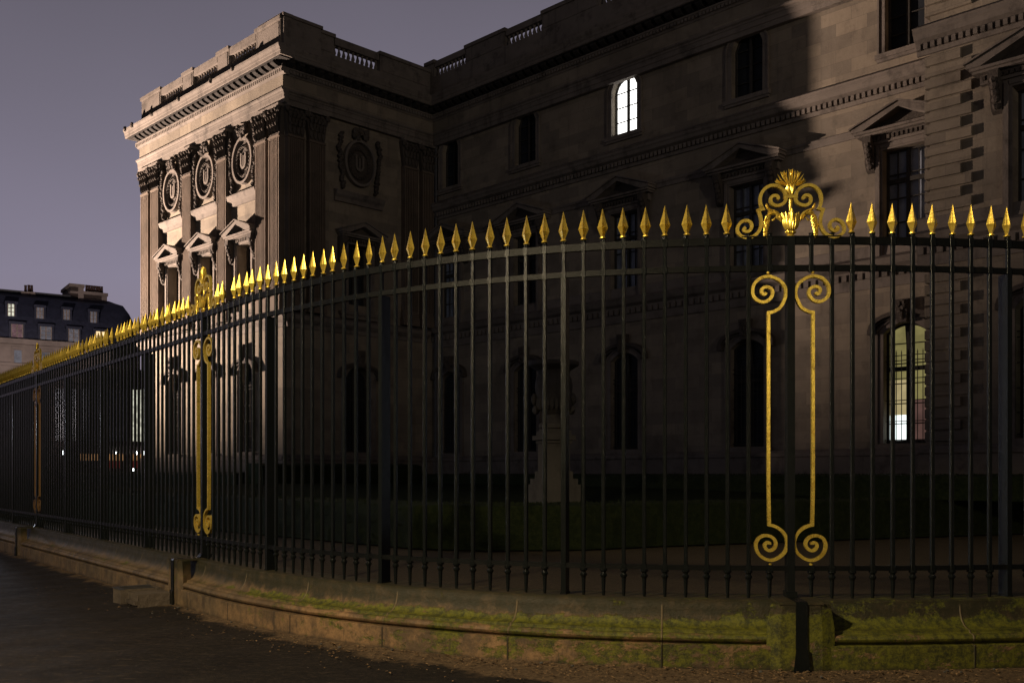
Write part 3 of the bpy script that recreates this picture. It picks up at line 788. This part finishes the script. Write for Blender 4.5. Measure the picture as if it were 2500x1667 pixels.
wl.add([(AV, 0, -.5), (AV, 2.1, -.5), (AV, 2.1, 19.5), (AV, 0, 19.5)], [(0,1,2,3)])
wl.add([(XR, 0, -.5), (XR, 6, -.5), (XR, 6, 19.5), (XR, 0, 19.5)], [(0,1,2,3)])
wl.build('wall', 'stone', pal)
bk = MB(); bk.box(XW, 0, 6.2, 6.4, -.5, 16.79); bk.box(XW, XW+.02, LF+.01, 6.3, -.5, 16.79); bk.box(.01, XR, 10, 10.2, -.5, 16.79)
bk.build('rear_wall', 'stone', pal)
rf = MB(); rf.box(XW-.3, .25, LF-.3, 6.4, 16.80, 16.90); rf.box(.26, AV, -.3, 10, 16.80, 16.90); rf.box(AV-.2, XR, AP-.3, 10, 19.4, 19.6)
rf.build('roof', 'zinc', pal)
# ---- wing windows
for i, c in enumerate(WC):
    h = .56 if i else .5
    op = (c-h, c+h, 13.15, 14.70, 15.17)
    window(TW, op, 'lit_white' if i == 2 else 'glass', 4, False, None, .27, True, cols=2)
    pn = {2: 'glass_blue', 3: 'glass_blue', 4: 'glass_blue', 0: 'glass_blue'}.get(i, 'glass')
    pediment_window(TW, c, pane=pn, depth=.27)
    op = (c-.60, c+.60, 2.22, 5.30, 5.56)
    if i == 4:
        x0, x1 = c-.6, c+.6; xm = c-.02
        panes = [(x0, xm, 2.22, 3.02, 'lit_panel'), (x0, xm, 3.02, 4.0, 'lit_cream'), (x0, xm, 4.0, 5.5, 'lit_yellow'), (xm, x1, 2.22, 3.42, 'lit_rose'), (xm, x1, 3.42, 5.5, 'lit_yellow')]
        window(TW, op, None, 6, True, 4.3, .27, True, True, panes=panes, cols=2)
    else:
        window(TW, op, 'glass', 6, True, 4.3, .27, True, True, cols=2)
window(TA, opa[1], 'glass', 4, False, None, .42, True, cols=2)
pediment_window(TA, CA, 1.5, 7.72, 10.55, 'glass_blue', 1.62, rows=4)
pediment_window(TA, 29.0, 1.4, 7.72, 10.55, 'glass_blue', 1.62, rows=4)
window(TA, opa[2], 'lit_dim', 6, True, 4.3, .42, True, True, cols=2)
window(TA, opa[3], 'lit_dim', 6, True, 4.3, .42, True, True, cols=2)
# ---- string courses
def moulding(T, prof, x0, x1, name, mat='stone_trim', dent=None):
    m = MB(T); m.prism_x([(-y, z) for y, z in prof], x0, x1)
    o = m.build(name, mat, pal)
    if dent:
        z0, z1, y0, y1, sp, w = dent; m = MB(T); n = int((x1-x0)/sp)
        for i in range(n): x = x0+(i+.5)*(x1-x0)/n; m.box(x-w/2, x+w/2, -y1, -y0, z0, z1)
        m.build('dentils', 'stone_trim', o)
    return o
C_prof = [(0, 11.910), (.07, 11.910), (.09, 12.010), (.12, 12.190), (.26, 12.250), (.30, 12.350), (.34, 12.390), (.34, 12.470), (.38, 12.510), (.05, 12.690), (0, 12.690)]
C_d = (12.02, 12.17, .10, .19, .17, .10)
E_prof = [(0, 10.96), (.05, 10.96), (.06, 11.08), (.10, 11.12), (.10, 11.17), (0, 11.22)]
F_prof = [(0, 6.60), (.06, 6.60), (.07, 6.85), (.10, 6.95), (.12, 7.12), (.26, 7.20), (.32, 7.30), (.36, 7.36), (.06, 7.50), (.04, 7.80), (0, 7.82)]
F_d = (6.88, 7.06, .10, .16, .24, .15)
G_prof = [(0, -.4), (.22, -.4), (.22, 1.86), (.26, 1.90), (.26, 2.0), (.14, 2.08), (0, 2.10)]
def ep(c, hw): return (c-hw, c+hw)
def segs(a, b, gaps):
    x = a; out = []
    for g0, g1 in sorted(gaps):
        if g0 > x+.02: out.append((x, g0))
        x = max(x, g1)
    if b > x+.02: out.append((x, b))
    return out
moulding(TW, C_prof, 0.0, AV, 'string_course', dent=C_d)
moulding(TA, C_prof, AV-.30, XR, 'string_course', dent=C_d)
for a, b_ in segs(0.02, AV, [ep(c, 1.16) for c in WC]): moulding(TW, E_prof, a, b_, 'sill_band')
moulding(TW, F_prof, 0.0, AV, 'ground_floor_cornice', dent=F_d)
moulding(TA, F_prof, AV-.30, XR, 'ground_floor_cornice', dent=F_d)
moulding(TW, G_prof, 0.0, AV, 'base_course'); moulding(TA, G_prof, AV-.2, XR, 'base_course')
moulding(TR, G_prof, LF, -.23, 'base_course'); moulding(TL, G_prof, XW-.2, .22, 'base_course')
Fp = [(0, 6.790), (.07, 6.790), (.09, 6.940), (.20, 7.020), (.28, 7.100), (.32, 7.240), (.06, 7.360), (0, 7.380)]
moulding(TL, Fp, XW-.25, .30, 'ground_floor_cornice'); moulding(TR, Fp, LF, -.37, 'ground_floor_cornice')
# ---- entablature and cornice
def entab(T, x0, x1, proj, zf=0.0, modil=True, e0=0, e1=0):
    A = [(0, 14.950), (.20, 14.950), (.20, 15.110), (.225, 15.120), (.225, 15.280), (.25, 15.290), (.25, 15.350), (.31, 15.390), (.31, 15.450), (.20, 15.460), (0, 15.460)]
    moulding(T, A, x0-e0*.31, x1+e1*.31, 'architrave')
    moulding(T, [(0, 15.46), (.19, 15.46), (.19, 15.97), (0, 15.97)], x0-e0*.19, x1+e1*.19, 'frieze', 'stone')
    B = [(0, 15.97), (.22, 15.97), (.24, 16.02), (.28, 16.04), (.28, 16.14), (.33, 16.17), (.33, 16.22), (0, 16.22)]
    moulding(T, B, x0-e0*.33, x1+e1*.33, 'bed_moulding', dent=(16.04, 16.14, .27, .33, .14, .09))
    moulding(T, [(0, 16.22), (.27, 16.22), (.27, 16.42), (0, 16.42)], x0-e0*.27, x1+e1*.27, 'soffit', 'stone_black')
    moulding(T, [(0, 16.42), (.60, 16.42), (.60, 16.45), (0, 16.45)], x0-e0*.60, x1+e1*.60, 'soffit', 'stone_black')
    D_ = [(0, 16.452), (.61, 16.452), (.63, 16.47), (.63, 16.58), (.65, 16.60), (.66, 16.67), (.71, 16.76), (.72, 16.83), (.20, 16.92), (0, 16.92)]
    o = moulding(T, D_, x0-e0*.72, x1+e1*.72, 'cornice')
    m = MB(T); n = int((x1-x0)/.40)
    for i in range(n+1):
        x = x0+(x1-x0)*i/n
        m.prism_x([(-.27, 16.24), (-.27, 16.42), (-.55, 16.42), (-.56, 16.34), (-.44, 16.28)], x-.11, x+.11)
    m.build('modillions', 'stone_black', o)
entab(TL, XW, 0, .7, e0=1, e1=1); entab(TR, LF, -.0, .7, e0=0, e1=0); entab(TW, 0.0, AV, .7)
entab(TA, AV, XR, .7, e0=1)
# ---- balustrades
def balustrade(T, x0, x1, bays, top, y=-.02, o0=17.40, o1=17.82):
    m = MB(T); zb = 16.90
    z1 = top-.10
    m.box(x0, x1, y-.165, y+.165, zb-.02, o0)
    for a, b_ in segs(x0, x1, bays):
        m.box(a, b_, y-.155, y+.155, o0, z1-.04); m.box(a-.05, b_+.05, y-.21, y+.21, z1-.04, top)
        if b_-a > .5: m.box(a+.08, b_-.08, y-.175, y-.155, o0+.05, z1-.12)
    for a, b_ in bays: m.box(a+.05, b_-.05, y-.15, y+.15, o1, z1+.02)
    o = m.build('balustrade', 'stone_trim', pal)
    for a, b_ in bays:
        q = MB(T); n = max(3, int(round((b_-a)/.215)))
        for i in range(n):
            x = a+(i+.5)*(b_-a)/n
            h = o1-o0; z = o0
            q.lathe(x, y, [(.07, z), (.07, z+.05*h), (.04, z+.12*h), (.075, z+.32*h), (.07, z+.42*h), (.035, z+.72*h), (.045, z+.84*h), (.065, z+.92*h), (.065, z+h)], 8)
        q.build('baluster_row', 'stone_trim', o, smooth=True)
balustrade(TL, XW, -.02, [(c-1.0, c+1.05) for c in CL], 18.2)
balustrade(TR, LF+.16, -.2, [(CR-1.15, CR+1.05)], 18.2, y=.12)
balustrade(TW, -.3, AV, [(.25, 2.2), (4.45, 6.45), (9.2, 11.3), (14.0, 16.1), (19, 21)], 18.56, o0=17.84, o1=18.24)
cb_ = MB(); cb_.box(-1.5, .14, LF-.12, LF+.18, 16.91, 18.16); cb_.box(-1.56, .20, LF-.18, LF+.24, 18.16, 18.27); cb_.box(-.16, .13, LF+.18, LF+1.5, 16.91, 18.16)
cb_.box(-.22, .19, LF+.24, LF+1.56, 18.15, 18.265); cb_.build('corner_pedestal', 'stone_trim', pal)
for k_ in range(9):
    pass
# water spouts along the crown
for x in (-12.0, -11.3, -9.35, -6.9, -4.2, -2.5):
    ws = MB(TL); ws.blob((x, -.72, 16.82), (.10, .08, .11), 8, 5, .2)
    ws.build('water_spout', 'stone_soot', pal)
# ---- pilasters
def pilaster(T, cx, w=.72, z0=7.40, zc=13.83, d=.20, deep=0):
    m = MB(T); x0, x1 = cx-w/2, cx+w/2
    m.box(x0, x1, -d, 0, z0, zc); nf = 7; mar = .05; fw = (w-2*mar)/nf
    m.box(x0, x0+mar, -d-.045, -d, z0+.6, zc-.1); m.box(x1-mar, x1, -d-.045, -d, z0+.6, zc-.1)
    for i in range(nf-1):
        x = x0+mar+fw*(i+1); m.box(x-.02, x+.02, -d-.045, -d, z0+.6, zc-.1)
    m.box(x0-.015, x1+.015, -d-.06, 0, zc-.07, zc+.01)
    m.box(x0-.06, x1+.06, -d-.07, 0, z0, z0+.30); m.box(x0-.03, x1+.03, -d-.045, 0, z0+.30, z0+.50)
    o = m.build('pilaster', 'stone_pil', pal)
    c = MB(T)
    c.prism_y([(x0+.02, zc), (x1-.02, zc), (x1+.12, zc+1.0), (x0-.12, zc+1.0)], -d, 0)
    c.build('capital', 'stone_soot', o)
    r = random.Random(int(cx*100)); lf = MB(T)
    for row, (zz, hh, n) in enumerate(((zc+.06, .38, 4), (zc+.36, .36, 5), (zc+.66, .26, 4))):
        for i in range(n):
            x = x0+(i+.5)*(w)/n; 
            lf.leaf(x, zz, x+(x-cx)*.15*row, zz+hh, w/n*.95, -d-.05-.03*row, .07)
            lf.blob((x+(x-cx)*.15*row, -d-.10-.035*row, zz+hh-.04), (w/n*.34, .07, .07), 7, 4, .12)
    for s_ in (-1, 1): 
        lf.blob((cx+s_*(w/2+.06), -d-.11, zc+.92), (.11, .09, .12), 8, 5, .1); lf.blob((cx+s_*(w/2-.02), -.08, zc+.55), (.08, .12, .16), 7, 4, .2)
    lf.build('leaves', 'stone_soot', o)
    ab = MB(T); ab.box(x0-.10, x1+.10, -d-.13, 0, zc+1.02, zc+1.12)
    ab.build('abacus', 'stone_trim', o)
for cx in (-.37, -1.31, -4.25, -7.18, -10.13, -11.12): pilaster(TL, cx)
for cx in (LF+.36, LF+1.28, -1.36, -.42): pilaster(TR, cx, .70)
# ---- medallions
def medallion(T, cx, cz=13.48, a=.70, b_=.86, mat='stone_soot'):
    m = MB(T); n = 28
    def ell(k1): return [(cx+a*k1*math.cos(2*PI*i/n), cz+b_*k1*math.sin(2*PI*i/n)) for i in range(n+1)]
    m.ribbon(ell(1.0), .10, -.20, 0)
    o = m.build('medallion', 'stone_trim', pal)
    p = MB(T); pts = ell(.92)[:-1]; p.add([(x, -.04, z) for x, z in pts], [tuple(range(n))]); p.build('field', 'stone_soot', o)
    q = MB(T); r = random.Random(int(cx*31))
    for i in range(26):
        t = 2*PI*i/26; q.leaf(cx+a*.60*math.cos(t), cz+b_*.60*math.sin(t), cx+a*.74*math.cos(t+.3), cz+b_*.74*math.sin(t+.3), .13, -.10, .07)
        q.blob((cx+a*.67*math.cos(t+.1), -.1, cz+b_*.67*math.sin(t+.1)), (.06, .06, .06), 6, 4, .2)
    q.build('wreath', mat, o)
    for s_ in (-1, 1):       # hanging garlands outside the frame
        q = MB(T)
        for i in range(26):
            f = i/25; x = cx+s_*(a+.18+.08*math.sin(f*5)); z = cz+1.0-2.05*f
            q.blob((x+r.uniform(-.06, .06), -.13, z), (.09, .10, .08), 7, 4, .25)
        q.build('garland', mat, o)
    q = MB(T)
    for i in range(16): q.blob((cx+r.uniform(-.30, .30), -.2, cz+b_+.12+r.uniform(-.05, .32)), (.12, .11, .12), 7, 4, .25)
    q.build('mask', mat, o)
    u = MB(T)               # raised monogram-like bars
    u.ribbon([(cx-.16, cz+.26), (cx-.16, cz-.12), (cx-.10, cz-.24), (cx+.0, cz-.28), (cx+.10, cz-.24), (cx+.16, cz-.12), (cx+.16, cz+.26)], .085, -.13, -.03)
    u.ribbon([(cx, cz+.22), (cx, cz-.3)], .06, -.12, -.03)
    for s_ in (-1, 1): u.blob((cx+s_*.16, -.09, cz+.29), (.09, .05, .05), 6, 4)
    u.build('relief', 'stone_trim', o)
for c in CL: medallion(TL, c)
medallion(TR, CR)
# panels, pedimented windows, ground arches of the pavilion
for T, cs in ((TL, CL), (TR, [CR])):
    for c in cs:
        g_ = 1.05 if T is TL else 1.15
        m = MB(T); m.prism_x([(0, 11.85), (-.10, 11.85), (-.12, 12.0), (-.22, 12.09), (-.26, 12.20), (-.26, 12.25), (0, 12.31)], c-g_, c+g_)
        m.build('panel_cornice', 'stone_trim', pal)
        pediment_window(T, c, 1.04, 7.95, 10.28, 'glass', 1.0, fr=.22)
    
for c in CL: window(TL, (c-.58, c+.58, 2.22, 5.25, 5.75), 'glass', 6, True, 4.3, .42, True, True, cols=2)
window(TR, opr[1], 'glass', 6, True, 4.3, .42, True, True, cols=2)
# rusticated blocks at the pavilion's far edge
# ---- quoins on the projecting block
for za, zb_ in ((2.2, 6.5), (7.92, 11.95), (12.85, 15.0)):
    q = MB(TA); z = za; i = 0
    while z+.2 < zb_:
        w = .78 if i % 2 else 1.04
        q.box(AV-.10, AV+w, -.09, 0, z, z+.225); q.box(AV-.10, AV, 0, .9, z, z+.225)
        z += .283; i += 1
    q.build('quoins', 'stone', pal)
# downpipe in the corner of wing and pavilion
dp = MB(); dp.lathe(.30, -.12, [(.06, 0), (.06, 17)], 8)
for z in (2.5, 5, 7.9, 10, 12.9, 15): dp.lathe(.30, -.12, [(.085, z), (.085, z+.12)], 8)
dp.build('downpipe', 'zinc', pal)
# ------------------------------------------------------------------ town house beyond the street
TH = math.atan2(.56, .827); Y0 = 108.0; X0 = (0-1250)/2450*Y0
town = empty('mansard_house', (X0, Y0, 0), TH, 'distant stone town house with slate mansard roof, dormers and chimney stacks', 'building')
def px2t(px, py, yl=0.0):   # point on the house front (local y = yl)
    r = (px-1250)/2450; ux, uy = math.cos(TH), math.sin(TH); vx, vy = -uy, ux
    ax, ay = X0+yl*vx, Y0+yl*vy; t = (r*ay-ax)/(ux-r*uy); Y = ay+t*uy
    return t, EYE+(1156-py)/2450*Y
xa = -12.0; xb = px2t(340, 850)[0]; zc = px2t(100, 832)[1]
m = MB(); m.box(xa, xb, 0, 14, 0, zc); m.build('wall', 'stone_town', town)
m = MB(); m.box(xa, xb+.4, -.6, 0, zc-.55, zc); m.box(xa, xb+.2, -.3, 0, zc-6.0, zc-5.7); m.box(xa, xb+.2, -.35, 0, zc-2.9, zc-2.6); m.build('cornice', 'stone_town', town)
zr = px2t(60, 716, 4)[1]
# mansard: steep slate front curving back, hipped curve at right end
prof = [(0, zc), (.25, zc+1.2), (.7, zc+2.6), (1.4, zc+3.9), (2.3, zc+5.0), (3.6, zr-.3), (4.2, zr), (12, zr), (13.8, zc)]
m = MB(); xr_ = px2t(270, 745, 3)[0]; rows = []
for y, z in prof: rows.append((y, z))
n = len(rows)
endx = [xb]+[px2t(a, b_, y_)[0] for a, b_, y_ in ((337, 820, .25), (328, 806, .7), (316, 793, 1.4), (300, 778, 2.3), (281, 761, 3.6), (266, 751, 4.2), (266, 751, 4.2))]+[xb]
m.add([(xa, y, z) for y, z in rows]+[(endx[i], y, z) for i, (y, z) in enumerate(rows)], [tuple(range(n)), tuple(range(2*n-1, n-1, -1))]+[(i, i+1, n+i+1, n+i) for i in range(n-1)])
roof = m.build('roof', 'slate', town)
m = MB(); m.box(xa, xr_-1.4, 4.0, 4.6, zr, zr+.25); m.build('ridge', 'zinc', town)
def chim(px0, px1, pytop, pybot, dep, pots, skew=0):
    t0, z1 = px2t(px0, pytop, 4); t1, _ = px2t(px1, pytop, 4); z0 = zr-2.5
    m = MB(); m.box(t0, t1, 4, 4+dep, z0, z1-.35); o = m.build('chimney', 'brick', town)
    m = MB(); m.box(t0-.15, t1+.15, 3.85, 4.15+dep, z1-.35, z1); m.box(t0-.02, t1+.02, 3.93, 4+dep, z1-1.1, z1-.85); m.box(t1-.55, t1+.04, 3.9, 4+dep, z0, z1-.36); m.build('chimney_cap', 'stone_town', o)
    m = MB()
    for i in range(pots):
        x = t0+.4+(t1-t0-.8)*(i/max(1, pots-1)); m.lathe(x, 4.6, [(.17, z1), (.13, z1+random.uniform(.5, .8)), (.16, z1+.85)], 8)
    if pots: m.build('chimney_pots', 'clay', o)
chim(172, 203, 692, 755, 5, 0); chim(205, 260, 711, 755, 1.2, 7); chim(55, 63, 712, 720, 1.0, 1); chim(70, 82, 712, 716, 1, 2)
# dormers: upper small, lower large
up = [(18, 37, 741, 772, 'curtain', 1), (89, 107, 750, 778, 'curtain', 0), (155, 171, 755, 781, 'curtain', 0), (220, 237, 760, 788, 'curtain', 0)]
lowd = [(27, 57, 790, 824, 'curtain_rose'), (98, 127, 796, 829, 'curtain'), (167, 194, 802, 835, 'curtain'), (233, 260, 808, 842, 'lit_warm')]
for grp, yl in ((up, .75), (lowd, .15)):
    for k_, d_ in enumerate(grp):
        t0, z1 = px2t(d_[0], d_[2], yl-.25); t1, z0 = px2t(d_[1], d_[3], yl-.25)
        m = MB(); h = z1-z0
        m.box(t0-.25, t1+.25, yl-.3, yl+2.6, z1, z1+.28); m.box(t0-.2, t0, yl-.2, yl+2.4, z0-.1, z1); m.box(t1, t1+.2, yl-.2, yl+2.4, z0-.1, z1)
        o = m.build('dormer', 'slate', town)
        p = MB(); p.add([(t0, yl-.12, z0), (t1, yl-.12, z0), (t1, yl-.12, z1), (t0, yl-.12, z1)], [(0,1,2,3)])
        p.build('pane', ('lit_shop' if yl > .5 and k_ == 0 else d_[4]), o)
        fr_ = MB(); cx = (t0+t1)/2
        fr_.box(cx-.06, cx+.06, yl-.18, yl-.12, z0, z1); fr_.box(t0, t0+.10, yl-.18, yl-.12, z0, z1); fr_.box(t1-.1, t1, yl-.18, yl-.12, z0, z1)
        for f_ in (.33, .66): fr_.box(t0+.1, t1-.1, yl-.17, yl-.13, z0+h*f_-.03, z0+h*f_+.03)
        fr_.build('frame', 'stone_town', o)
for k_, d_ in enumerate([(32, 55, 852, 895), (100, 124, 858, 900), (168, 192, 864, 905)]):
    t0, z1 = px2t(d_[0], d_[2]); t1, z0 = px2t(d_[1], d_[3])
    m = MB(); m.box(t0-.2, t1+.2, -.14, 0, z1, z1+.3); m.box(t0-.2, t0, -.1, 0, z0, z1); m.box(t1, t1+.2, -.1, 0, z0, z1); m.box(t0, t1, -.05, 0, z0, z1-.02); o = m.build('window', 'stone_town', town)
    p = MB(); p.box(t0+.1, t1-.1, -.065, -.052, z0+.1, z1-.1); p.build('pane', 'glass_blue', o)
# brightly lit ground floor shops at the right end of the street, seen through the bars
shop = empty('shop_front', (-33.6, 92, 0), TH*.3, 'brightly lit shop arcade seen through the bars left of the pavilion', 'building')
m = MB(); m.box(-9, 12, 2, 9, 0, 11.0); m.build('wall', 'brick', shop)
m = MB(); m.box(-9, 12, 1.5, 2, 3.0, 4.0); m.build('fascia', 'brick', shop)
for i in range(9):
    x = -8.6+i*2.25
    m = MB(); m.box(x, x+.3, 1.6, 2, 0, 9.6); m.box(x+.3, x+2.25, 1.7, 2, 9.2, 9.6); m.box(x+1.25, x+1.35, 1.8, 1.9, 4, 9.2); o = m.build('shop_window', 'brick', shop)
    p = MB(); p.add([(x+.3, 1.92, 4.4), (x+2.25, 1.92, 4.4), (x+2.25, 1.92, 9.2), (x+.3, 1.92, 9.2)], [(0,1,2,3)]); p.build('pane', 'lit_shop' if i in (3, 4, 5, 6) else ('lit_warm' if i == 8 else 'glass_blue'), o)
    p = MB(); p.box(x+.3, x+2.1, 1.30, 1.45, 2.6, 3.2); p.build('sign_band', 'lit_orange' if i in (1, 2, 3, 5) else ('lit_shop' if i in (4, 6) else 'brick'), o)
    p = MB(); p.box(x+.5, x+1.7, 1.30, 1.45, 1.9, 2.55); p.build('awning', 'red' if i in (2, 3) else 'brick', o)
    if i in (0, 2, 3):
        for xx in ((.8, 1.5) if i == 3 else (1.2,)):
            p = MB(); p.blob((x+xx, 1.1, 3.3), (.13, .1, .2), 8, 6); p.build('sign_lamp', 'head', o)
    if i in (2, 3): p = MB(); p.blob((x+.6, 1.1, 1.75), (.10, .1, .12), 8, 6); p.build('low_lamp', 'head', o)

# ------------------------------------------------------------------ garden
def hedge_obj(pts, z0, z1, w, label, seed=1):
    r = random.Random(seed); m = MB(); P = []
    for a, b_ in zip(pts[:-1], pts[1:]):
        n = max(2, int((Vector(b_)-Vector(a)).length/.25))
        for i in range(n): P.append(Vector(a).lerp(Vector(b_), i/n))
    P.append(Vector(pts[-1])); prof = [(-.5, 0), (-.5, .35), (-.5, .7), (-.48, .95), (-.3, 1.0), (0, 1.0), (.3, 1.0), (.48, .95), (.5, .7), (.5, .35), (.5, 0)]
    for i, p in enumerate(P):
        t = (P[min(i+1, len(P)-1)]-P[max(0, i-1)]).normalized(); nx = Vector((t.y, -t.x))
        for o, f in prof:
            q = p+nx*(o*w+r.uniform(-.025, .025)); m.v.append((q.x, q.y, z0+(z1-z0)*f+(r.uniform(-.02, .02) if f > 0 else 0)))
    n = len(prof)
    for i in range(len(P)-1):
        for j in range(n-1): m.f.append((i*n+j, (i+1)*n+j, (i+1)*n+j+1, i*n+j+1))
    m.f += [tuple(range(n)), tuple((len(P)-1)*n+j for j in range(n))]
    # leaf clumps
    for _ in range(int(len(P)*26)):
        i = r.randrange(len(P)-1); p = P[i].lerp(P[i+1], r.random()); t = (P[i+1]-P[i]).normalized(); nx = Vector((t.y, -t.x))
        if r.random() < .5: o = r.uniform(-.5, .5)*w; z = z1
        else: o = .5*w; z = r.uniform(z0, z1)
        q = p+nx*o; s_ = r.uniform(.015, .035); a = r.uniform(0, PI); ca, sa = math.cos(a)*s_, math.sin(a)*s_
        b0 = len(m.v); dz = r.uniform(.01, .04)
        m.v += [(q.x-ca, q.y-sa, z-.01), (q.x+ca, q.y+sa, z), (q.x+ca*.3, q.y+sa*.3, z+dz)]; m.f.append((b0, b0+1, b0+2))
    o = m.build('hedge', 'hedge'); tag(o, label, 'hedge'); return o
hedge_obj([(-15, 33.5), (-6.4, 24.2), (-1.6, 18.9), (-.4, 18.45), (1.2, 18.7), (2.8, 19.6), (6.2, 21.2), (11, 23.3), (18, 26)], 0, .84, .8, 'long low clipped box hedge curving across the garden in front of the urn', 2)
def wl2(x, y): c, s_ = math.cos(UA), math.sin(UA); return (PC[0]+c*x-s_*y, PC[1]+s_*x+c*y)
hedge_obj([wl2(2.6, -2.6), wl2(30, -5.0)], .8, 1.36, 1.0, 'dark straight hedge along the foot of the palace wing', 3)
hedge_obj([wl2(2.4, -LF*0-9.8), wl2(2.4, -3.0)], .7, 1.72, 1.0, 'taller dark hedge in the corner between pavilion and wing', 4)
hedge_obj([wl2(-13, -9.6), wl2(1.6, -9.6)], .3, 1.42, .9, 'dark hedge running along the foot of the pavilion', 5)
# lawn bank
m = MB(); A = [(-15, 34.0), (-6.2, 24.8), (-1.5, 19.5), (-.3, 19.0), (1.2, 19.2), (2.8, 20.1), (6.2, 21.7), (11, 23.8), (18, 26.6)]
Bp = [(-12, 37.5), (-7, 33), wl2(1, -.4), wl2(5, -.4), wl2(9, -.4), wl2(13, -.4), wl2(18, -.4), wl2(23, -.4), wl2(31, -2.4)]
n = 8; vs = []
for j in range(n+1):
    f = j/n
    for a, b_ in zip(A, Bp): vs.append((a[0]+(b_[0]-a[0])*f, a[1]+(b_[1]-a[1])*f, .45+.6*math.sin(f*PI/2)))
L_ = len(A); m.add(vs, [(j*L_+i, j*L_+i+1, (j+1)*L_+i+1, (j+1)*L_+i) for j in range(n) for i in range(L_-1)])
o = m.build('lawn', 'lawn', smooth=True); tag(o, kind='structure')
m = MB(); m.add([(*wl2(-14, -10), .32), (*wl2(2, -10), .32), (*wl2(2, -3.2), .32), (*wl2(2, .2), .32), (*wl2(-14, .2), .32)], [(0,1,2,3,4)])
o = m.build('garden_terrace', 'gravel'); tag(o, kind='structure')
# urn on pedestal
ux, uy = (1352-1250)/2450*21.5, 21.5
k_s = 21.5/2450
def zu(py): return EYE+(1156-py)*k_s
def ru(w_): return w_/2/3.92*k_s
m = MB()
profu = [(ru(90), zu(1046)), (ru(280), zu(1045)), (ru(290), zu(1036)), (ru(200), zu(1028)), (ru(110), zu(1018)), (ru(120), zu(1012)), (ru(240), zu(1003)), (ru(300), zu(990)), (ru(345), zu(965)), (ru(362), zu(940)), (ru(340), zu(925)), (ru(300), zu(915)), (ru(320), zu(905)), (ru(400), zu(899)), (ru(478), zu(893)), (ru(490), zu(887)), (ru(480), zu(883)), (ru(420), zu(884)), (ru(300), zu(900))]
m.lathe(0, 0, profu, 28)
for i in range(22):
    a = 2*PI*i/22; r0 = ru(300)
    m.blob((r0*math.cos(a), r0*math.sin(a), zu(985)), (.06, .06, .15), 6, 5)
for s_ in (-1, 1):
    m.blob((s_*ru(370), 0, zu(975)), (.07, .10, .13), 8, 5, .2); m.blob((s_*ru(340), 0, zu(1000)), (.09, .10, .10), 8, 5, .2)
u_ = m.build('stone_urn', 'stone_garden', None, (ux, uy, 0), 0, smooth=True); tag(u_, 'large wide-rimmed carved stone urn on a pedestal behind the railing', 'urn')
m = MB(); 
def sqb(w, y0, y1, rot=math.radians(20)):
    h = ru(w)*.78; c, s_ = math.cos(rot), math.sin(rot); vs = []
    for z in (zu(y0), zu(y1)):
        for a, b_ in ((-h, -h), (h, -h), (h, h), (-h, h)): vs.append((c*a-s_*b_, s_*a+c*b_, z))
    m.add(vs, [(0,3,2,1), (4,5,6,7), (0,1,5,4), (1,2,6,5), (2,3,7,6), (3,0,4,7)])
for w, a, b_ in ((500, 1260, 1182), (450, 1182, 1168), (360, 1168, 1150), (300, 1150, 1082), (340, 1082, 1074), (410, 1074, 1063), (330, 1063, 1052), (280, 1052, 1046.2)): sqb(w, a, b_)
o = m.build('urn_pedestal', 'stone_garden', None, (ux, uy, 0)); tag(o, 'square moulded stone pedestal under the garden urn', 'pedestal')
# ------------------------------------------------------------------ small things by the wall
p, t = sample(-46.2); nrm = Vector((t.y, -t.x)); rzz = math.atan2(t.y, t.x); q = p+nrm*.60
blk = empty('drain_block', (q.x, q.y, 0), rzz, 'low stone block with a lead lined hollow beside the second pier', 'stone block')
m = MB(); m.box(-.34, -.06, -.15, .28, -.02, .15); m.box(-.04, .30, -.08, .28, -.02, .13); m.box(-.04, .30, -.11, -.08, .02, .06); m.build('block', 'stone_block', blk)
m = MB(); m.box(-.30, -.09, -.11, .22, .15, .154); m.build('hollow', 'frame', blk)
m = MB(); m.box(-.345, -.30, -.155, .24, .15, .162); m.box(-.30, -.06, -.155, -.115, .15, .162); m.build('lead_edge', 'zinc', blk)
# fallen leaves and grit along the foot of the wall
m = MB(); r = random.Random(9)
for _ in range(1300):
    i = r.triangular(-34, 16, 2) if r.random() < .8 else r.uniform(-60, 20); p, t = sample(min(i, 40)); nrm = Vector((t.y, -t.x))
    q = p+nrm*(.34+abs(r.gauss(0, .32))); s_ = r.uniform(.005, .018)*(1.5 if r.random() < .08 else 1); a = r.uniform(0, 2*PI); z = .012+r.uniform(0, .01); c, s2 = math.cos(a), math.sin(a)
    pts = [(-1, 0), (-.3, .5), (.5, .45), (1, 0), (.4, -.5), (-.4, -.45)]
    b0 = len(m.v); k1 = r.uniform(-.5, .5)
    for x, y in pts: m.v.append((q.x+s_*(c*x-s2*y), q.y+s_*(s2*x+c*y), z+abs(y)*s_*.7+max(0, x*k1*s_)))
    m.f += [(b0, b0+1, b0+2, b0+3), (b0, b0+3, b0+4, b0+5)]
o = m.build('fallen_leaves', 'leaf'); tag(o, 'scatter of dead leaves and grit along the foot of the plinth', 'leaves', kind='stuff')
m = MB()
for _ in range(60):
    i = r.uniform(-46.5, -44.5) if r.random() < .3 else r.uniform(-44, 18); p, t = sample(i); nrm = Vector((t.y, -t.x)); q = p+nrm*(.33+abs(r.gauss(0, .14))); s_ = r.uniform(.004, .016)
    m.blob((q.x, q.y, .012+s_*.4), (s_, s_*.8, s_*.6), 6, 4, .2)
o = m.build('pebbles', 'stone_garden'); tag(o, 'loose pebbles lying by the foot of the plinth', 'pebbles', kind='stuff')
